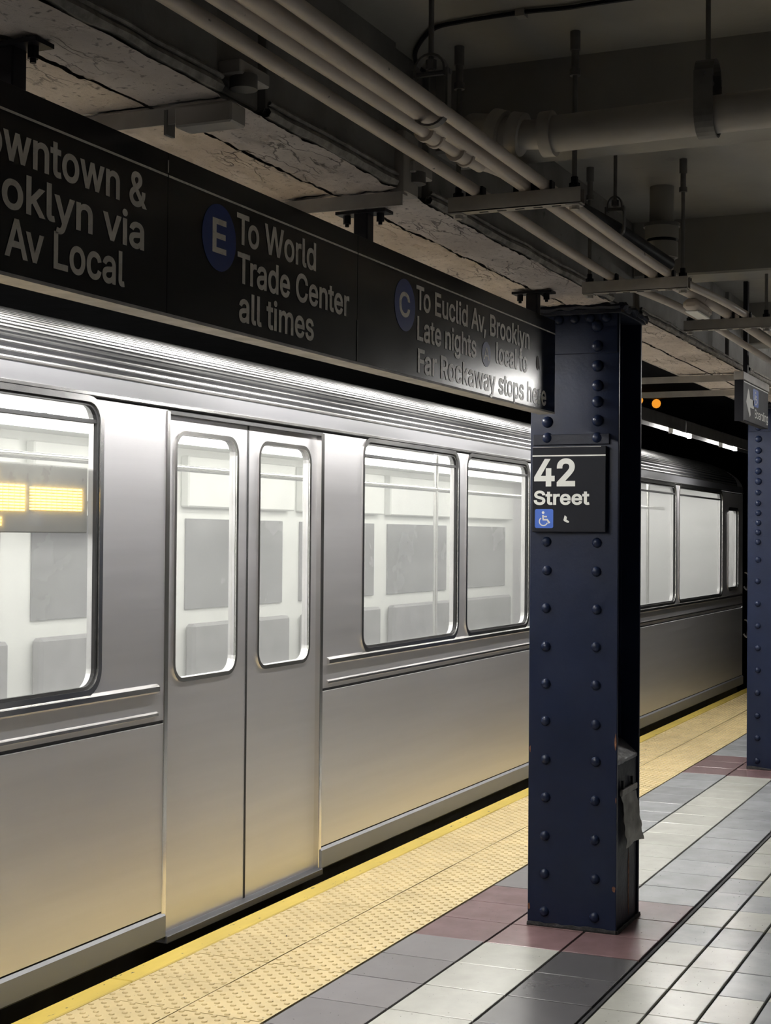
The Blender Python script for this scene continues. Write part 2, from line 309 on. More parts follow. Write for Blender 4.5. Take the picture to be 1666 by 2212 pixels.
# ------------------------------------------------------------------ lettering helpers
GLYPHS = {
    ' ': (185, ''),
    '&': (448, '197,-7 173,-6 150,-2 129,4 110,12 93,22 78,34 65,47 54,62 45,78 39,96 35,114 34,133 35,149 37,163 42,177 47,189 55,201 63,213 73,224 85,235 140,279 216,335 237,352 255,375 262,405 261,417 258,427 253,437 245,445 237,452 226,457 215,460 201,461 168,453 145,431 142,424 139,416 137,408 137,399 137,389 139,380 142,372 145,363 169,327 204,284 438,0 364,0 171,231 121,293 111,306 102,319 94,331 87,344 82,357 78,370 76,384 75,398 76,415 79,430 84,445 91,458 99,470 109,481 121,491 134,499 149,505 165,510 182,513 200,513 218,513 235,510 251,505 266,499 279,491 290,482 300,471 308,459 315,447 320,433 323,419 324,404 323,393 322,382 319,372 315,362 310,352 305,342 299,333 291,325 256,293 154,217 140,206 128,195 118,185 110,174 104,164 100,154 98,143 97,131 98,119 100,108 104,97 109,87 116,78 124,70 133,63 143,57 154,53 166,49 179,47 193,46 208,47 223,50 237,54 251,59 265,66 278,75 290,84 301,95 312,108 321,121 329,136 336,151 342,168 346,186 348,205 349,224 408,224 407,201 405,180 401,161 397,144 391,128 385,115 378,103 371,92 345,62 333,47 320,34 305,23 289,14 271,7 252,1 234,-3 215,-6'),
    ',': (188, '38,-119 68,71 137,71 84,-119'),
    '2': (453, '64,0 64,47 234,229 282,282 291,294 299,305 305,316 311,327 315,337 318,348 320,360 320,371 319,385 317,397 313,408 308,419 301,428 293,436 283,443 273,449 262,454 250,457 237,459 224,460 209,459 196,457 184,453 172,447 162,441 153,433 145,424 139,413 134,402 130,390 128,376 127,362 66,362 67,384 71,405 77,424 86,442 98,459 111,473 126,486 143,496 162,505 182,511 203,514 225,516 247,514 268,511 288,505 306,497 323,486 337,474 350,461 361,445 370,428 376,411 380,392 381,372 380,358 378,345 375,331 371,318 365,304 357,290 347,275 336,259 322,241 306,223 288,202 267,180 153,60 153,57 389,57 389,0'),
    '4': (453, '40,105 40,158 247,509 311,509 109,166 109,163 413,163 413,105;282,0 282,121 282,146 282,318 343,318 343,0'),
    '8': (453, '226,-7 201,-6 178,-2 156,3 136,11 117,21 101,33 86,47 74,62 64,78 57,96 53,115 52,135 53,151 55,166 59,181 65,195 72,208 81,220 90,231 101,241 113,249 125,256 139,261 153,265 153,267 135,273 119,282 105,293 93,308 83,324 76,342 72,360 70,380 72,399 75,417 82,434 90,450 101,464 114,477 129,488 146,498 164,506 184,511 204,514 226,516 248,514 269,511 288,506 306,498 323,488 337,477 350,464 361,450 370,434 377,417 380,399 382,380 380,361 376,342 369,324 359,308 347,293 333,282 318,273 300,267 300,265 314,261 327,256 339,249 351,241 362,231 372,220 380,208 387,195 393,181 397,166 400,151 401,135 399,115 395,96 388,78 378,62 366,47 352,33 335,21 317,11 296,3 275,-2 251,-6;226,49 243,50 258,52 272,55 285,60 296,66 307,74 315,82 323,91 329,102 333,113 336,126 337,139 336,152 333,165 329,177 322,189 314,199 305,208 295,216 283,223 270,228 256,232 242,234 226,235 211,234 196,232 182,228 169,223 157,216 147,208 138,199 130,189 123,177 119,165 116,152 115,139 116,126 119,113 123,102 129,91 136,82 145,74 156,66 167,60 180,55 195,52 210,50;226,290 239,290 252,292 263,296 274,300 284,306 293,313 300,321 307,330 312,341 316,351 318,363 319,376 318,388 316,399 313,410 308,420 301,429 294,437 285,444 275,449 264,454 252,457 240,459 226,460 213,459 200,457 188,454 177,449 167,444 159,437 151,429 145,420 139,410 136,399 134,388 133,376 134,363 136,351 139,341 145,330 151,321 159,313 168,306 178,300 189,296 201,292 213,290'),
    'A': (480, '16,0 201,509 276,509 463,0 395,0 287,302 264,372 232,478 245,478 213,371 191,302 85,0;110,142 110,199 370,199 370,142'),
    'B': (456, '60,0 60,509 241,509 266,508 289,504 310,499 329,491 345,481 359,469 371,456 381,442 388,426 394,410 397,392 398,374 397,358 395,344 392,331 387,320 380,310 373,301 365,293 356,286 347,280 336,275 326,270 315,267 315,262 327,261 339,257 351,252 363,245 374,237 385,227 394,216 402,203 409,189 414,173 417,155 418,136 417,117 413,100 408,83 400,67 390,52 377,39 362,28 344,18 324,10 301,4 275,1 247,0;125,57 245,57 272,58 296,63 315,70 330,80 341,92 349,105 354,120 355,137 355,149 352,161 348,173 342,184 335,194 327,203 317,211 306,218 293,224 279,228 264,230 248,231 125,231;125,285 238,285 252,286 265,288 277,291 288,296 299,302 308,309 316,317 323,326 329,337 333,348 335,359 336,372 334,388 330,403 323,417 313,429 299,439 283,446 263,450 240,452 125,452'),
    'C': (510, '267,-7 235,-5 205,1 177,11 150,25 126,42 104,63 86,88 70,115 57,146 48,179 42,215 40,254 42,293 48,329 57,362 70,393 86,421 104,445 126,466 150,484 177,498 205,508 235,514 267,516 286,515 305,513 323,509 340,504 357,498 373,490 388,481 402,471 415,460 427,447 438,433 448,418 456,402 463,385 469,367 473,348 408,348 405,361 401,373 395,384 389,395 382,404 375,413 366,421 357,428 348,435 337,440 327,445 315,449 304,452 292,454 280,455 267,456 245,454 223,450 203,443 184,432 166,419 150,403 137,385 125,364 116,340 109,314 105,285 103,254 105,223 109,194 116,168 125,145 137,123 151,105 166,89 184,76 203,66 223,59 245,54 267,53 280,53 292,55 304,57 315,60 327,64 337,69 348,74 357,81 366,88 375,96 382,105 389,114 395,125 401,136 405,148 408,160 473,160 469,142 463,124 457,107 448,91 438,76 428,62 416,49 402,38 388,28 373,19 357,11 341,5 323,0 305,-4 286,-6'),
    'D': (502, '219,0 96,0 96,57 215,57 244,58 272,63 296,70 318,81 337,94 354,110 368,128 379,149 388,172 394,198 398,226 399,255 398,285 394,312 388,337 379,361 368,381 354,399 338,415 320,428 299,438 275,446 249,450 221,452 93,452 93,509 225,509 261,507 294,501 325,492 353,478 377,461 399,441 418,418 433,391 446,361 455,329 460,293 462,255 460,217 455,181 446,149 433,119 417,92 398,68 376,48 351,31 322,17 291,8 256,2;125,509 125,0 60,0 60,509'),
    'E': (419, '60,0 60,509 372,509 372,452 125,452 125,286 355,286 355,229 125,229 125,57 375,57 375,0'),
    'F': (410, '60,0 60,509 369,509 369,452 125,452 125,278 346,278 346,221 125,221 125,0'),
    'L': (393, '60,0 60,509 125,509 125,57 361,57 361,0'),
    'R': (449, '60,0 60,509 236,509 264,507 290,504 313,497 333,489 351,478 367,465 380,450 390,433 399,415 405,395 408,374 409,352 408,330 405,309 399,290 390,271 380,255 367,240 351,228 333,217 312,209 289,203 264,199 236,198 96,198 96,255 234,255 252,256 269,258 284,262 298,267 309,273 319,281 327,290 334,300 339,312 342,324 344,338 345,352 344,367 342,380 339,393 334,405 327,415 319,425 309,433 298,440 284,445 269,449 252,451 233,452 125,452 125,0;353,0 230,229 303,229 428,0'),
    'S': (447, '224,-9 197,-8 172,-4 149,1 128,9 108,19 91,31 76,45 64,60 54,77 46,96 41,115 38,137 104,137 107,123 110,110 116,98 123,88 132,79 142,71 154,64 166,59 180,55 194,52 209,50 224,49 241,50 257,52 272,55 286,60 299,66 311,74 321,82 329,92 336,102 341,114 345,126 346,139 345,151 342,161 338,171 332,179 325,186 316,193 307,199 296,205 245,222 184,239 154,249 128,260 105,274 86,289 71,307 60,326 54,348 52,372 53,393 58,413 65,431 75,448 87,463 102,476 119,488 138,498 158,506 180,511 203,514 227,516 252,514 275,511 296,505 316,498 334,488 351,476 365,463 377,449 387,433 394,415 399,397 401,378 337,378 334,396 326,412 316,426 302,437 286,447 267,453 247,457 225,459 209,458 194,456 180,452 167,448 156,442 145,435 136,427 129,418 123,409 118,398 116,387 115,376 116,363 119,352 124,342 131,334 139,326 148,319 158,313 169,308 212,293 264,279 312,264 324,258 336,252 347,245 359,238 369,229 379,220 387,209 395,198 401,185 405,171 407,155 408,139 407,118 403,99 396,81 386,64 374,48 360,34 343,21 323,11 302,2 278,-4 252,-8'),
    'T': (449, '32,452 32,509 417,509 417,452 257,452 257,0 193,0 193,452'),
    'W': (686, '155,0 16,509 82,509 163,196 175,145 187,94 197,40 189,40 200,94 211,145 224,196 306,509 380,509 462,196 474,145 486,94 497,40 488,40 499,94 510,145 523,196 603,509 670,509 530,0 455,0 368,323 351,391 336,475 350,475 335,395 318,323 230,0'),
    'a': (389, '160,-9 142,-8 126,-5 110,-1 94,5 80,12 68,22 57,32 48,45 40,58 35,73 31,90 30,108 31,123 34,138 38,150 43,161 50,171 58,179 67,187 78,193 89,199 100,203 112,207 125,211 178,220 234,227 265,235 276,255 276,257 275,268 273,279 271,288 267,297 262,304 256,311 248,317 240,322 230,326 220,329 208,330 196,331 183,330 171,329 159,326 149,322 118,301 100,274 41,291 48,308 57,322 67,335 79,346 91,355 104,364 118,370 133,375 148,379 163,382 179,384 194,384 239,379 251,376 263,372 275,367 286,360 296,353 306,343 315,333 322,320 329,306 333,290 336,272 337,251 337,0 277,0 277,52 272,52 252,25 244,18 236,12 226,6 215,1 203,-3 190,-6 176,-8;170,45 187,46 202,49 216,53 228,59 239,66 248,74 257,83 263,93 269,104 272,115 275,126 276,138 276,190 259,182 231,176 200,171 175,168 134,159 125,155 117,150 110,145 103,139 98,132 95,124 93,115 92,105 92,95 94,87 98,79 102,72 107,66 114,61 121,56 130,52 139,49 149,47 159,46'),
    'c': (396, '207,-8 182,-7 159,-2 137,6 117,16 98,30 82,46 68,64 56,85 46,108 40,133 36,159 34,187 36,216 40,243 46,268 56,291 68,312 82,330 98,346 117,360 137,371 159,378 182,383 207,384 221,384 234,383 247,380 260,377 272,373 284,368 295,362 305,356 315,349 324,341 332,332 340,322 347,312 353,301 358,289 362,277 303,262 290,289 270,311 242,325 207,330 189,329 173,325 158,319 145,310 134,300 124,287 115,274 108,258 103,242 99,224 97,206 96,187 97,169 99,151 103,134 108,117 115,102 124,89 134,76 145,66 158,57 173,51 189,48 207,46 243,52 271,66 292,89 304,117 363,102 359,90 354,78 348,67 341,56 334,46 325,37 316,29 306,21 296,15 285,9 273,4 261,-1 248,-4 235,-6 221,-8'),
    'd': (424, '195,-8 172,-7 151,-2 130,5 111,16 94,29 79,45 66,64 55,84 46,108 39,133 35,160 34,189 35,218 39,245 46,270 55,293 66,313 79,332 95,347 112,361 131,371 151,378 173,383 196,384 213,384 228,381 241,378 253,373 263,367 272,360 280,353 287,346 306,319 311,319 311,509 372,509 372,0 313,0 313,59 307,59 287,31 280,24 272,17 263,10 252,4 241,-1 227,-5 212,-7;205,47 221,48 236,51 250,57 263,65 274,75 284,86 293,100 299,115 305,132 309,150 311,169 312,189 311,210 309,229 305,247 300,263 293,278 284,291 275,302 263,312 251,320 237,325 221,329 205,330 187,329 172,325 157,319 145,311 133,301 124,290 115,276 108,261 103,245 99,227 97,209 96,189 97,170 99,151 103,133 109,117 115,101 124,88 134,76 145,66 158,57 172,51 188,48'),
    'e': (404, '212,-8 185,-7 161,-2 138,6 117,16 98,30 82,46 68,64 56,85 46,108 40,132 35,159 34,187 35,215 39,242 46,267 55,290 67,311 81,329 97,346 115,359 135,370 157,378 180,383 205,384 221,384 236,382 251,379 266,374 280,368 294,361 307,351 319,341 331,329 341,315 350,299 357,282 363,263 368,242 370,219 371,194 371,169 75,169 75,221 338,221 310,202 309,220 307,237 303,254 298,269 291,282 283,294 273,305 263,314 250,321 237,326 222,329 205,330 189,329 173,326 159,321 146,313 135,304 125,294 116,282 109,270 103,256 99,241 97,226 96,211 96,178 97,157 100,139 104,122 110,106 118,92 128,80 139,70 151,61 165,55 179,50 195,47 212,46 224,47 234,48 244,50 254,53 263,56 271,61 278,66 285,73 292,80 297,88 302,96 306,105 365,91 360,77 353,63 345,51 335,39 324,29 311,19 298,11 283,4 266,-1 249,-5 231,-7'),
    'g': (425, '207,-151 187,-150 168,-148 150,-144 134,-140 119,-134 105,-127 93,-119 82,-110 73,-101 64,-91 57,-80 51,-69 101,-41 122,-66 128,-72 136,-78 145,-83 154,-88 165,-92 178,-95 192,-97 207,-97 229,-96 249,-92 267,-85 282,-75 295,-62 304,-47 310,-28 311,-6 311,68 306,68 287,41 280,34 272,28 263,21 252,16 241,11 227,8 212,5 195,5 173,6 152,10 132,17 113,27 95,39 80,53 67,71 55,90 46,112 39,136 35,163 34,191 35,220 39,246 46,271 55,293 66,314 80,332 95,347 112,361 131,371 152,378 173,383 196,384 213,384 228,382 242,378 253,373 264,367 273,360 281,353 288,346 308,319 313,319 313,379 372,379 372,-9 371,-32 367,-54 360,-73 350,-90 338,-104 324,-117 308,-127 291,-136 271,-142 251,-147 229,-150;205,59 222,60 237,63 251,68 264,75 275,84 285,95 293,107 300,121 305,137 309,154 312,172 312,193 312,212 309,231 305,248 300,264 293,278 285,291 275,303 264,312 251,320 237,325 222,329 205,330 188,329 172,325 158,320 145,312 134,302 124,290 115,277 109,262 103,246 99,229 97,212 96,193 97,173 99,155 103,138 109,123 116,108 124,96 134,85 145,76 158,68 172,63 188,60'),
    'h': (410, '114,227 114,0 53,0 53,509 114,509 114,287 102,287 112,312 124,332 137,349 152,362 169,372 187,379 207,383 227,384 246,383 264,380 280,376 295,369 309,360 321,349 332,336 341,321 348,304 353,285 356,264 357,240 357,0 296,0 296,235 295,256 290,275 283,291 273,304 260,315 246,323 229,328 210,329 197,328 184,326 172,322 161,317 150,311 141,303 133,293 126,283 121,271 117,257 114,243'),
    'i': (167, '53,0 53,379 114,379 114,0;84,443 75,444 67,446 60,449 54,455 48,461 44,468 42,475 41,483 42,491 44,499 48,506 54,512 60,517 67,521 75,523 84,524 92,523 100,521 107,517 114,512 119,506 123,499 126,491 126,483 126,475 123,468 119,461 114,455 107,449 100,446 92,444'),
    'k': (381, '110,137 110,212 121,212 284,379 360,379 184,199 177,199;53,0 53,509 114,509 114,0;294,0 148,186 191,229 372,0'),
    'l': (189, '139,-2 119,-1 101,3 86,10 74,20 65,33 58,47 54,65 53,84 53,509 114,509 114,99 114,87 115,77 117,68 120,62 124,58 130,54 137,53 146,52 160,53 170,54 181,3 162,-1'),
    'm': (610, '53,0 53,379 112,379 112,295 108,295 112,310 118,323 125,335 132,346 141,355 151,363 161,370 172,376 183,380 195,384 207,386 219,386 239,385 257,380 273,372 287,361 299,347 309,331 316,314 321,295 312,295 317,308 322,321 329,332 337,343 347,353 357,361 368,369 381,375 394,380 407,383 422,385 437,386 453,385 468,383 483,378 497,372 510,364 522,354 532,342 541,328 548,313 553,296 556,276 557,255 557,0 496,0 496,254 494,273 490,289 483,302 473,313 460,321 447,326 433,329 419,330 406,330 395,328 384,324 374,320 365,314 358,307 351,299 345,290 341,280 338,270 336,259 335,247 335,0 274,0 274,260 273,275 269,288 262,301 253,311 242,320 229,326 215,329 199,330 188,330 178,328 168,325 158,320 148,314 140,307 132,299 126,289 121,278 117,266 114,253 114,238 114,0'),
    'n': (410, '114,227 114,0 53,0 53,379 112,379 112,287 102,287 112,312 124,332 137,349 152,362 169,372 187,379 207,383 227,384 246,383 264,380 280,376 295,369 309,360 321,349 332,336 341,321 348,304 353,285 356,264 357,240 357,0 296,0 296,235 295,256 290,275 283,291 273,304 260,315 246,323 229,328 210,329 197,328 184,326 172,322 161,317 150,311 141,303 133,293 126,283 121,271 117,257 114,243'),
    'o': (415, '207,-8 182,-7 159,-2 137,6 117,16 98,30 82,46 68,64 56,85 46,108 40,133 36,159 34,187 36,216 40,243 46,268 56,291 68,312 82,330 98,346 117,360 137,371 159,378 182,383 207,384 233,383 256,378 278,371 299,360 317,346 333,330 347,312 359,291 369,268 376,243 380,216 381,187 380,159 376,133 369,108 359,85 347,64 333,46 317,30 299,16 278,6 256,-2 233,-7;207,46 226,48 242,51 257,57 270,66 282,76 292,89 300,102 307,117 312,134 316,151 318,169 319,187 318,206 316,224 312,242 307,258 300,274 292,287 282,300 270,310 257,319 242,325 226,329 207,330 189,329 173,325 158,319 145,310 134,300 124,287 115,274 108,258 103,242 99,224 97,206 96,187 97,169 99,151 103,134 108,117 115,102 124,89 134,76 145,66 158,57 173,51 189,48'),
    'p': (424, '53,-143 53,379 112,379 112,319 118,319 137,346 144,353 152,360 161,367 171,373 183,378 197,381 212,384 229,384 252,383 274,378 294,371 313,361 330,347 345,332 359,313 370,293 379,270 385,245 389,218 390,189 389,160 385,133 379,108 370,84 359,64 346,45 330,29 313,16 294,5 274,-2 252,-7 229,-8 213,-7 198,-5 184,-1 173,4 162,10 153,17 145,24 138,31 118,59 114,59 114,-143;220,47 237,48 253,51 267,57 279,66 291,76 301,88 309,101 316,117 321,133 325,151 327,170 328,189 327,209 325,227 321,245 316,261 309,276 301,290 291,301 280,311 267,319 253,325 237,329 220,330 203,329 188,325 174,320 161,312 150,302 140,291 132,278 125,263 120,247 116,229 113,210 113,189 113,169 116,150 120,132 125,115 132,100 140,86 150,75 162,65 174,57 188,51 204,48'),
    'r': (259, '53,0 53,379 112,379 112,321 115,321 122,335 130,347 140,358 152,367 166,375 181,380 196,384 213,385 229,384 243,384 243,322 230,324 207,326 194,325 182,323 170,319 159,315 149,309 140,301 132,293 126,284 121,273 117,262 114,250 114,237 114,0'),
    's': (365, '182,-8 163,-7 145,-5 128,-2 112,3 98,10 84,18 72,27 62,38 53,50 45,63 40,78 36,94 94,107 99,92 105,79 114,69 124,60 136,54 150,49 165,46 181,45 200,46 217,50 232,55 244,62 255,71 262,81 267,91 268,103 267,112 265,121 260,129 254,136 246,142 237,147 225,151 212,155 149,170 125,177 104,186 87,196 72,208 61,222 53,237 48,255 47,274 48,290 51,305 57,319 65,332 75,343 87,354 100,363 115,370 131,377 149,381 167,384 187,384 206,384 223,381 239,378 254,372 267,366 279,358 290,349 299,339 307,328 314,316 319,303 324,290 268,277 264,288 258,298 251,307 243,316 232,323 219,328 205,331 187,333 171,332 156,329 143,324 131,317 121,308 114,299 110,289 109,277 110,267 112,258 117,250 124,243 133,237 144,232 157,227 172,223 229,209 254,202 275,194 292,183 306,171 317,158 325,142 330,125 331,107 330,90 326,75 321,61 312,47 302,35 290,24 276,15 260,6 242,0 223,-5 203,-7'),
    't': (227, '204,379 204,327 6,327 6,379;65,471 126,471 126,98 127,86 128,76 132,68 136,61 142,56 150,53 159,51 170,50 185,51 202,54 213,2 192,-3 168,-4 145,-3 125,2 107,10 92,21 80,35 72,52 67,71 65,93'),
    'u': (410, '182,-5 164,-4 146,-1 130,4 115,11 101,20 89,31 78,44 69,59 62,76 57,95 54,116 53,139 53,379 114,379 114,144 115,123 119,105 127,89 137,75 150,64 164,56 181,52 200,50 213,51 226,53 238,57 249,62 259,69 268,77 276,86 283,97 289,109 293,122 295,137 296,153 296,379 357,379 357,0 298,0 298,92 307,92 297,67 286,47 272,30 257,17 240,7 222,0 203,-4'),
    'v': (389, '163,0 17,379 84,379 165,155 187,87 206,21 184,21 203,87 224,155 305,379 371,379 226,0'),
    'w': (567, '138,0 23,379 87,379 133,214 154,137 175,41 165,41 186,135 206,214 252,379 316,379 362,214 382,136 402,41 391,41 413,135 434,214 480,379 545,379 429,0 368,0 319,172 305,225 291,280 277,338 291,338 277,280 263,225 248,172 199,0'),
    'y': (389, '47,-139 61,-86 71,-87 104,-89 111,-87 118,-84 124,-80 130,-74 136,-67 141,-58 146,-48 151,-36 163,-1 17,379 84,379 165,155 187,87 206,21 184,21 202,87 224,155 305,379 371,379 204,-58 198,-72 191,-85 184,-97 177,-107 168,-116 159,-124 150,-130 139,-136 128,-140 117,-143 104,-145 91,-145 65,-143'),
}
KERN = {'To': -70, 'Tr': -45, 'Av': -35, 'Fa': -30, 'Ro': -8, 'wa': -8, 'ay': -10, 'v,': -40, 'ka': -8, 'rt': 4}
from mathutils.geometry import delaunay_2d_cdt
_gl = {}
def glyph(ch, bold):
    """one letter: outlines thickened by bold, triangulated, kept where the winding number is not zero"""
    if (ch, bold) in _gl: return _gl[ch, bold]
    adv, data = GLYPHS[ch]; loops = []
    for c in (data.split(';') if data else []):
        p = [Vector((float(q.split(',')[0])/1000, float(q.split(',')[1])/1000)) for q in c.split()]; n = len(p); o = []
        for i in range(n):
            d0 = (p[i]-p[i-1]).normalized(); d1 = (p[(i+1) % n]-p[i]).normalized()
            n0 = Vector((-d0.y, d0.x)); n1 = Vector((-d1.y, d1.x)); m = n0+n1
            if m.length < 1e-3: m = n0
            m.normalize(); o.append(p[i]+m*(bold/max(0.55, m.dot(n1))))
        loops.append(o)
    vs, fs = [], []
    if loops:
        pts = [q for l in loops for q in l]; ed = []; k = 0
        for l in loops:
            ed += [(k+i, k+(i+1) % len(l)) for i in range(len(l))]; k += len(l)
        V, _, F, *_r = delaunay_2d_cdt(pts, ed, [], 0, 1e-6)
        def wind(x, y):
            wn = 0
            for l in loops:
                for i in range(len(l)):
                    a, b = l[i-1], l[i]
                    if a.y <= y:
                        if b.y > y and (b.x-a.x)*(y-a.y)-(x-a.x)*(b.y-a.y) > 0: wn += 1
                    elif b.y <= y and (b.x-a.x)*(y-a.y)-(x-a.x)*(b.y-a.y) < 0: wn -= 1
            return wn
        for f in F:
            cx = sum(V[i].x for i in f)/len(f); cy = sum(V[i].y for i in f)/len(f)
            if wind(cx, cy) != 0:
                a, b, c = (V[i] for i in f[:3])
                fs.append(tuple(f) if (b-a).cross(c-a) > 0 else tuple(reversed(f)))
        vs = [(v.x, v.y) for v in V]
        use = sorted({i for f in fs for i in f}); ix = {u: i for i, u in enumerate(use)}
        vs = [vs[u] for u in use]; fs = [tuple(ix[i] for i in f) for f in fs]
    _gl[ch, bold] = (adv/1000, vs, fs); return _gl[ch, bold]
def text_words(s, bold=0.0, space=1.0):
    """list of (vertices, faces), one per word, laid out on one line"""
    out = []; cur = ([], []); x = 0.0
    for i, ch in enumerate(s):
        adv, vs, fs = glyph(ch, bold)
        if ch == ' ':
            out.append(cur); cur = ([], [])
        n = len(cur[0]); cur[0].extend([(x+u, v) for u, v in vs]); cur[1].extend([tuple(k+n for k in f) for f in fs])
        x += adv*space + KERN.get(s[i:i+2], 0)/1000
    return out+[cur]
def cap_h(bold):
    vs = glyph('E', bold)[1]; return min(v[1] for v in vs), max(v[1] for v in vs)
def to_side(Y):                      # face looking at the platform (-Y); u -> +X, v -> +Z
    return lambda u, v, d=0: (u, Y-d, v)
def to_front(X):                     # face looking at the viewer (-X); u -> right = -Y
    return lambda u, v, d=0: (X-d, -u, v)
def flat(name, vs2, fs, plane, m, parent, t=0.0012):
    """flat print with a hair of thickness: front faces at distance t off the board"""
    mb = MB(); n = len(vs2)
    mb.add([plane(u, v, t) for u, v in vs2], fs)
    me = mb.mesh(name, fix=False)
    c = sum((Vector(v.co) for v in me.vertices), Vector())/max(1, n)
    me.transform(Matrix.Translation(-c))
    return link(name, me, m, parent, c)
def lettering(s, u0, u1, base, cap, plane, parent, m=None, bold=0.012, space=1.0, name='lettering', t=0.0012):
    ws = text_words(s, bold, space); lo, hi = cap_h(bold)
    al = [v[0] for w_ in ws for v in w_[0]]; x0, x1 = min(al), max(al)
    sx = (u1-u0)/(x1-x0); sy = cap/(hi-lo)
    for vs, fs in ws:
        flat(name, [(u0+(x-x0)*sx, base+(y-lo)*sy) for x, y in vs], fs, plane, m or LET, parent, t)
def disc2(cx, cy, r, n=40, ry=None):
    ry = ry or r
    return [(cx+r*math.cos(2*PI*i/n), cy+ry*math.sin(2*PI*i/n)) for i in range(n)], [tuple(range(n))]
def rrect(x0, x1, y0, y1, r, k=5):
    p = []
    for cx, cy, a in ((x1-r, y0+r, -PI/2), (x1-r, y1-r, 0), (x0+r, y1-r, PI/2), (x0+r, y0+r, PI)):
        for i in range(k+1):
            t = a+PI/2*i/k; p.append((cx+r*math.cos(t), cy+r*math.sin(t)))
    return p
def stroke2(pts, wd):
    vs = []; n = len(pts)
    for i, (x, y) in enumerate(pts):
        a = pts[max(i-1, 0)]; b = pts[min(i+1, n-1)]
        dx, dy = b[0]-a[0], b[1]-a[1]; l = math.hypot(dx, dy) or 1
        vs += [(x-dy/l*wd/2, y+dx/l*wd/2), (x+dy/l*wd/2, y-dx/l*wd/2)]
    return vs, [(2*i, 2*i+1, 2*i+3, 2*i+2) for i in range(n-1)]
def access_icon(u0, u1, v0, v1, plane, parent):
    """white wheelchair figure on a blue rounded square"""
    flat('icon_field', rrect(u0, u1, v0, v1, 0.1*(u1-u0)), [tuple(range(24))], plane, BLUE2, parent, 0.0012)
    W, H = u1-u0, v1-v0
    q = lambda x, y: (u0+x*W, v0+y*H)
    VS, FS = [], []
    def put(vs, fs):
        n = len(VS); VS.extend(vs); FS.extend([tuple(i+n for i in f) for f in fs])
    d, f = disc2(0, 0, 1, 18); put([q(0.45+0.075*x, 0.81+0.07*y) for x, y in d], f)
    for pts, wd in (([(0.44, 0.68), (0.455, 0.44), (0.68, 0.44), (0.80, 0.26)], 0.10), ([(0.45, 0.60), (0.66, 0.60)], 0.07)):
        a, f = stroke2(pts, wd); put([q(*p) for p in a], f)
    arc = [(0.47+0.225*math.cos(math.radians(t)), 0.35+0.215*math.sin(math.radians(t))) for t in range(125, 345, 12)]
    a, f = stroke2(arc, 0.06); put([q(*p) for p in a], f)
    flat('icon_figure', VS, FS, plane, LET, parent, 0.0018)

# ================================================================== SETTING
# ---- floor: slab with individual tiles
X_ROW0, PITCH = 5.826, 0.3045
floor = thing('floor', 'tiled station platform floor', None, (0, 0, 0), kind='structure')
MB().box(-4, 30, -4.0, 2.324, -0.30, -0.009).build('slab', GROUT, floor)
def tile_mesh(sx, sy, g=0.006, h=0.009, bev=0.002):
    a, b = sx/2-g/2, sy/2-g*0.85; c, d = a-bev, b-bev
    mb = MB()
    mb.add([(-a, -b, -h), (a, -b, -h), (a, b, -h), (-a, b, -h), (-a, -b, -bev*0.5), (a, -b, -bev*0.5), (a, b, -bev*0.5), (-a, b, -bev*0.5),
            (-c, -d, 0), (c, -d, 0), (c, d, 0), (-c, d, 0)],
           [(8, 9, 10, 11)] + [(i, (i+1) % 4, 4+(i+1) % 4, 4+i) for i in range(4)] + [(4+i, 4+(i+1) % 4, 8+(i+1) % 4, 8+i) for i in range(4)])
    return mb.mesh('tile')
_tm = {}
def tile(sx, sy, m, x, y, parent, name='tile'):
    k = (round(sx, 4), round(sy, 4), m.name)
    if k not in _tm: _tm[k] = tile_mesh(sx, sy)
    o = link(name, _tm[k], m, parent, (x, y, random.uniform(-0.0006, 0.0006)))
    o.rotation_euler = (random.uniform(-.0015, .0015), random.uniform(-.0015, .0015), 0)
    return o
band_Y = [(2.320, 2.022), (2.022, 1.722), (1.722, 1.420)]
right_Y = [(1.400, 1.240)] + [(1.240-0.165*i, 1.240-0.165*(i+1)) for i in range(4)]
for k in range(-12, 25):
    x0 = X_ROW0 + k*PITCH; xc = x0+PITCH/2
    for j, (ya, yb) in enumerate(band_Y):
        near1 = -1 <= k <= 1; near2 = 14 <= k <= 16
        if near1 or near2: m = TILE_R
        elif j == 0: m = TILE_G if k < 4 else TILE_B
        elif j == 1: m = TILE_L
        else: m = TILE_D if k < 0 else TILE_B
        tile(PITCH, ya-yb, m, xc, (ya+yb)/2, floor)
    for j, (ya, yb) in enumerate(right_Y):
        r = random.random()
        m = TILE_L if r < 0.86 else TILE_B
        if k == 0 or (k, j) in ((-2, 2), (-1, 2), (-3, 3)): m = TILE_B
        elif k < 0 and j < 2: m = TILE_L
        tile(PITCH, ya-yb, m, xc, (ya+yb)/2, floor)
# the wide joint between the edge band and the field, and the far tiles that are too small to pick apart
MB().box(-4, 30, 1.404, 1.416, -0.012, -0.003).build('wide_joint', GROUT, floor)
far = MB()
for k in range(25, 70):
    x0 = X_ROW0+k*PITCH
    for ya, yb in band_Y+right_Y: far.box(x0+.003, x0+PITCH-.003, yb+.003, ya-.003, -0.009, 0)
for k in range(-30, 70):
    x0 = X_ROW0+k*PITCH
    for i in range(12): far.box(x0+.003, x0+PITCH-.003, 0.58-0.33*(i+1)+.003, 0.58-0.33*i-.003, -0.009, 0)
o = far.build('tile_field', TILE_B, floor); o['kind'] = 'stuff'

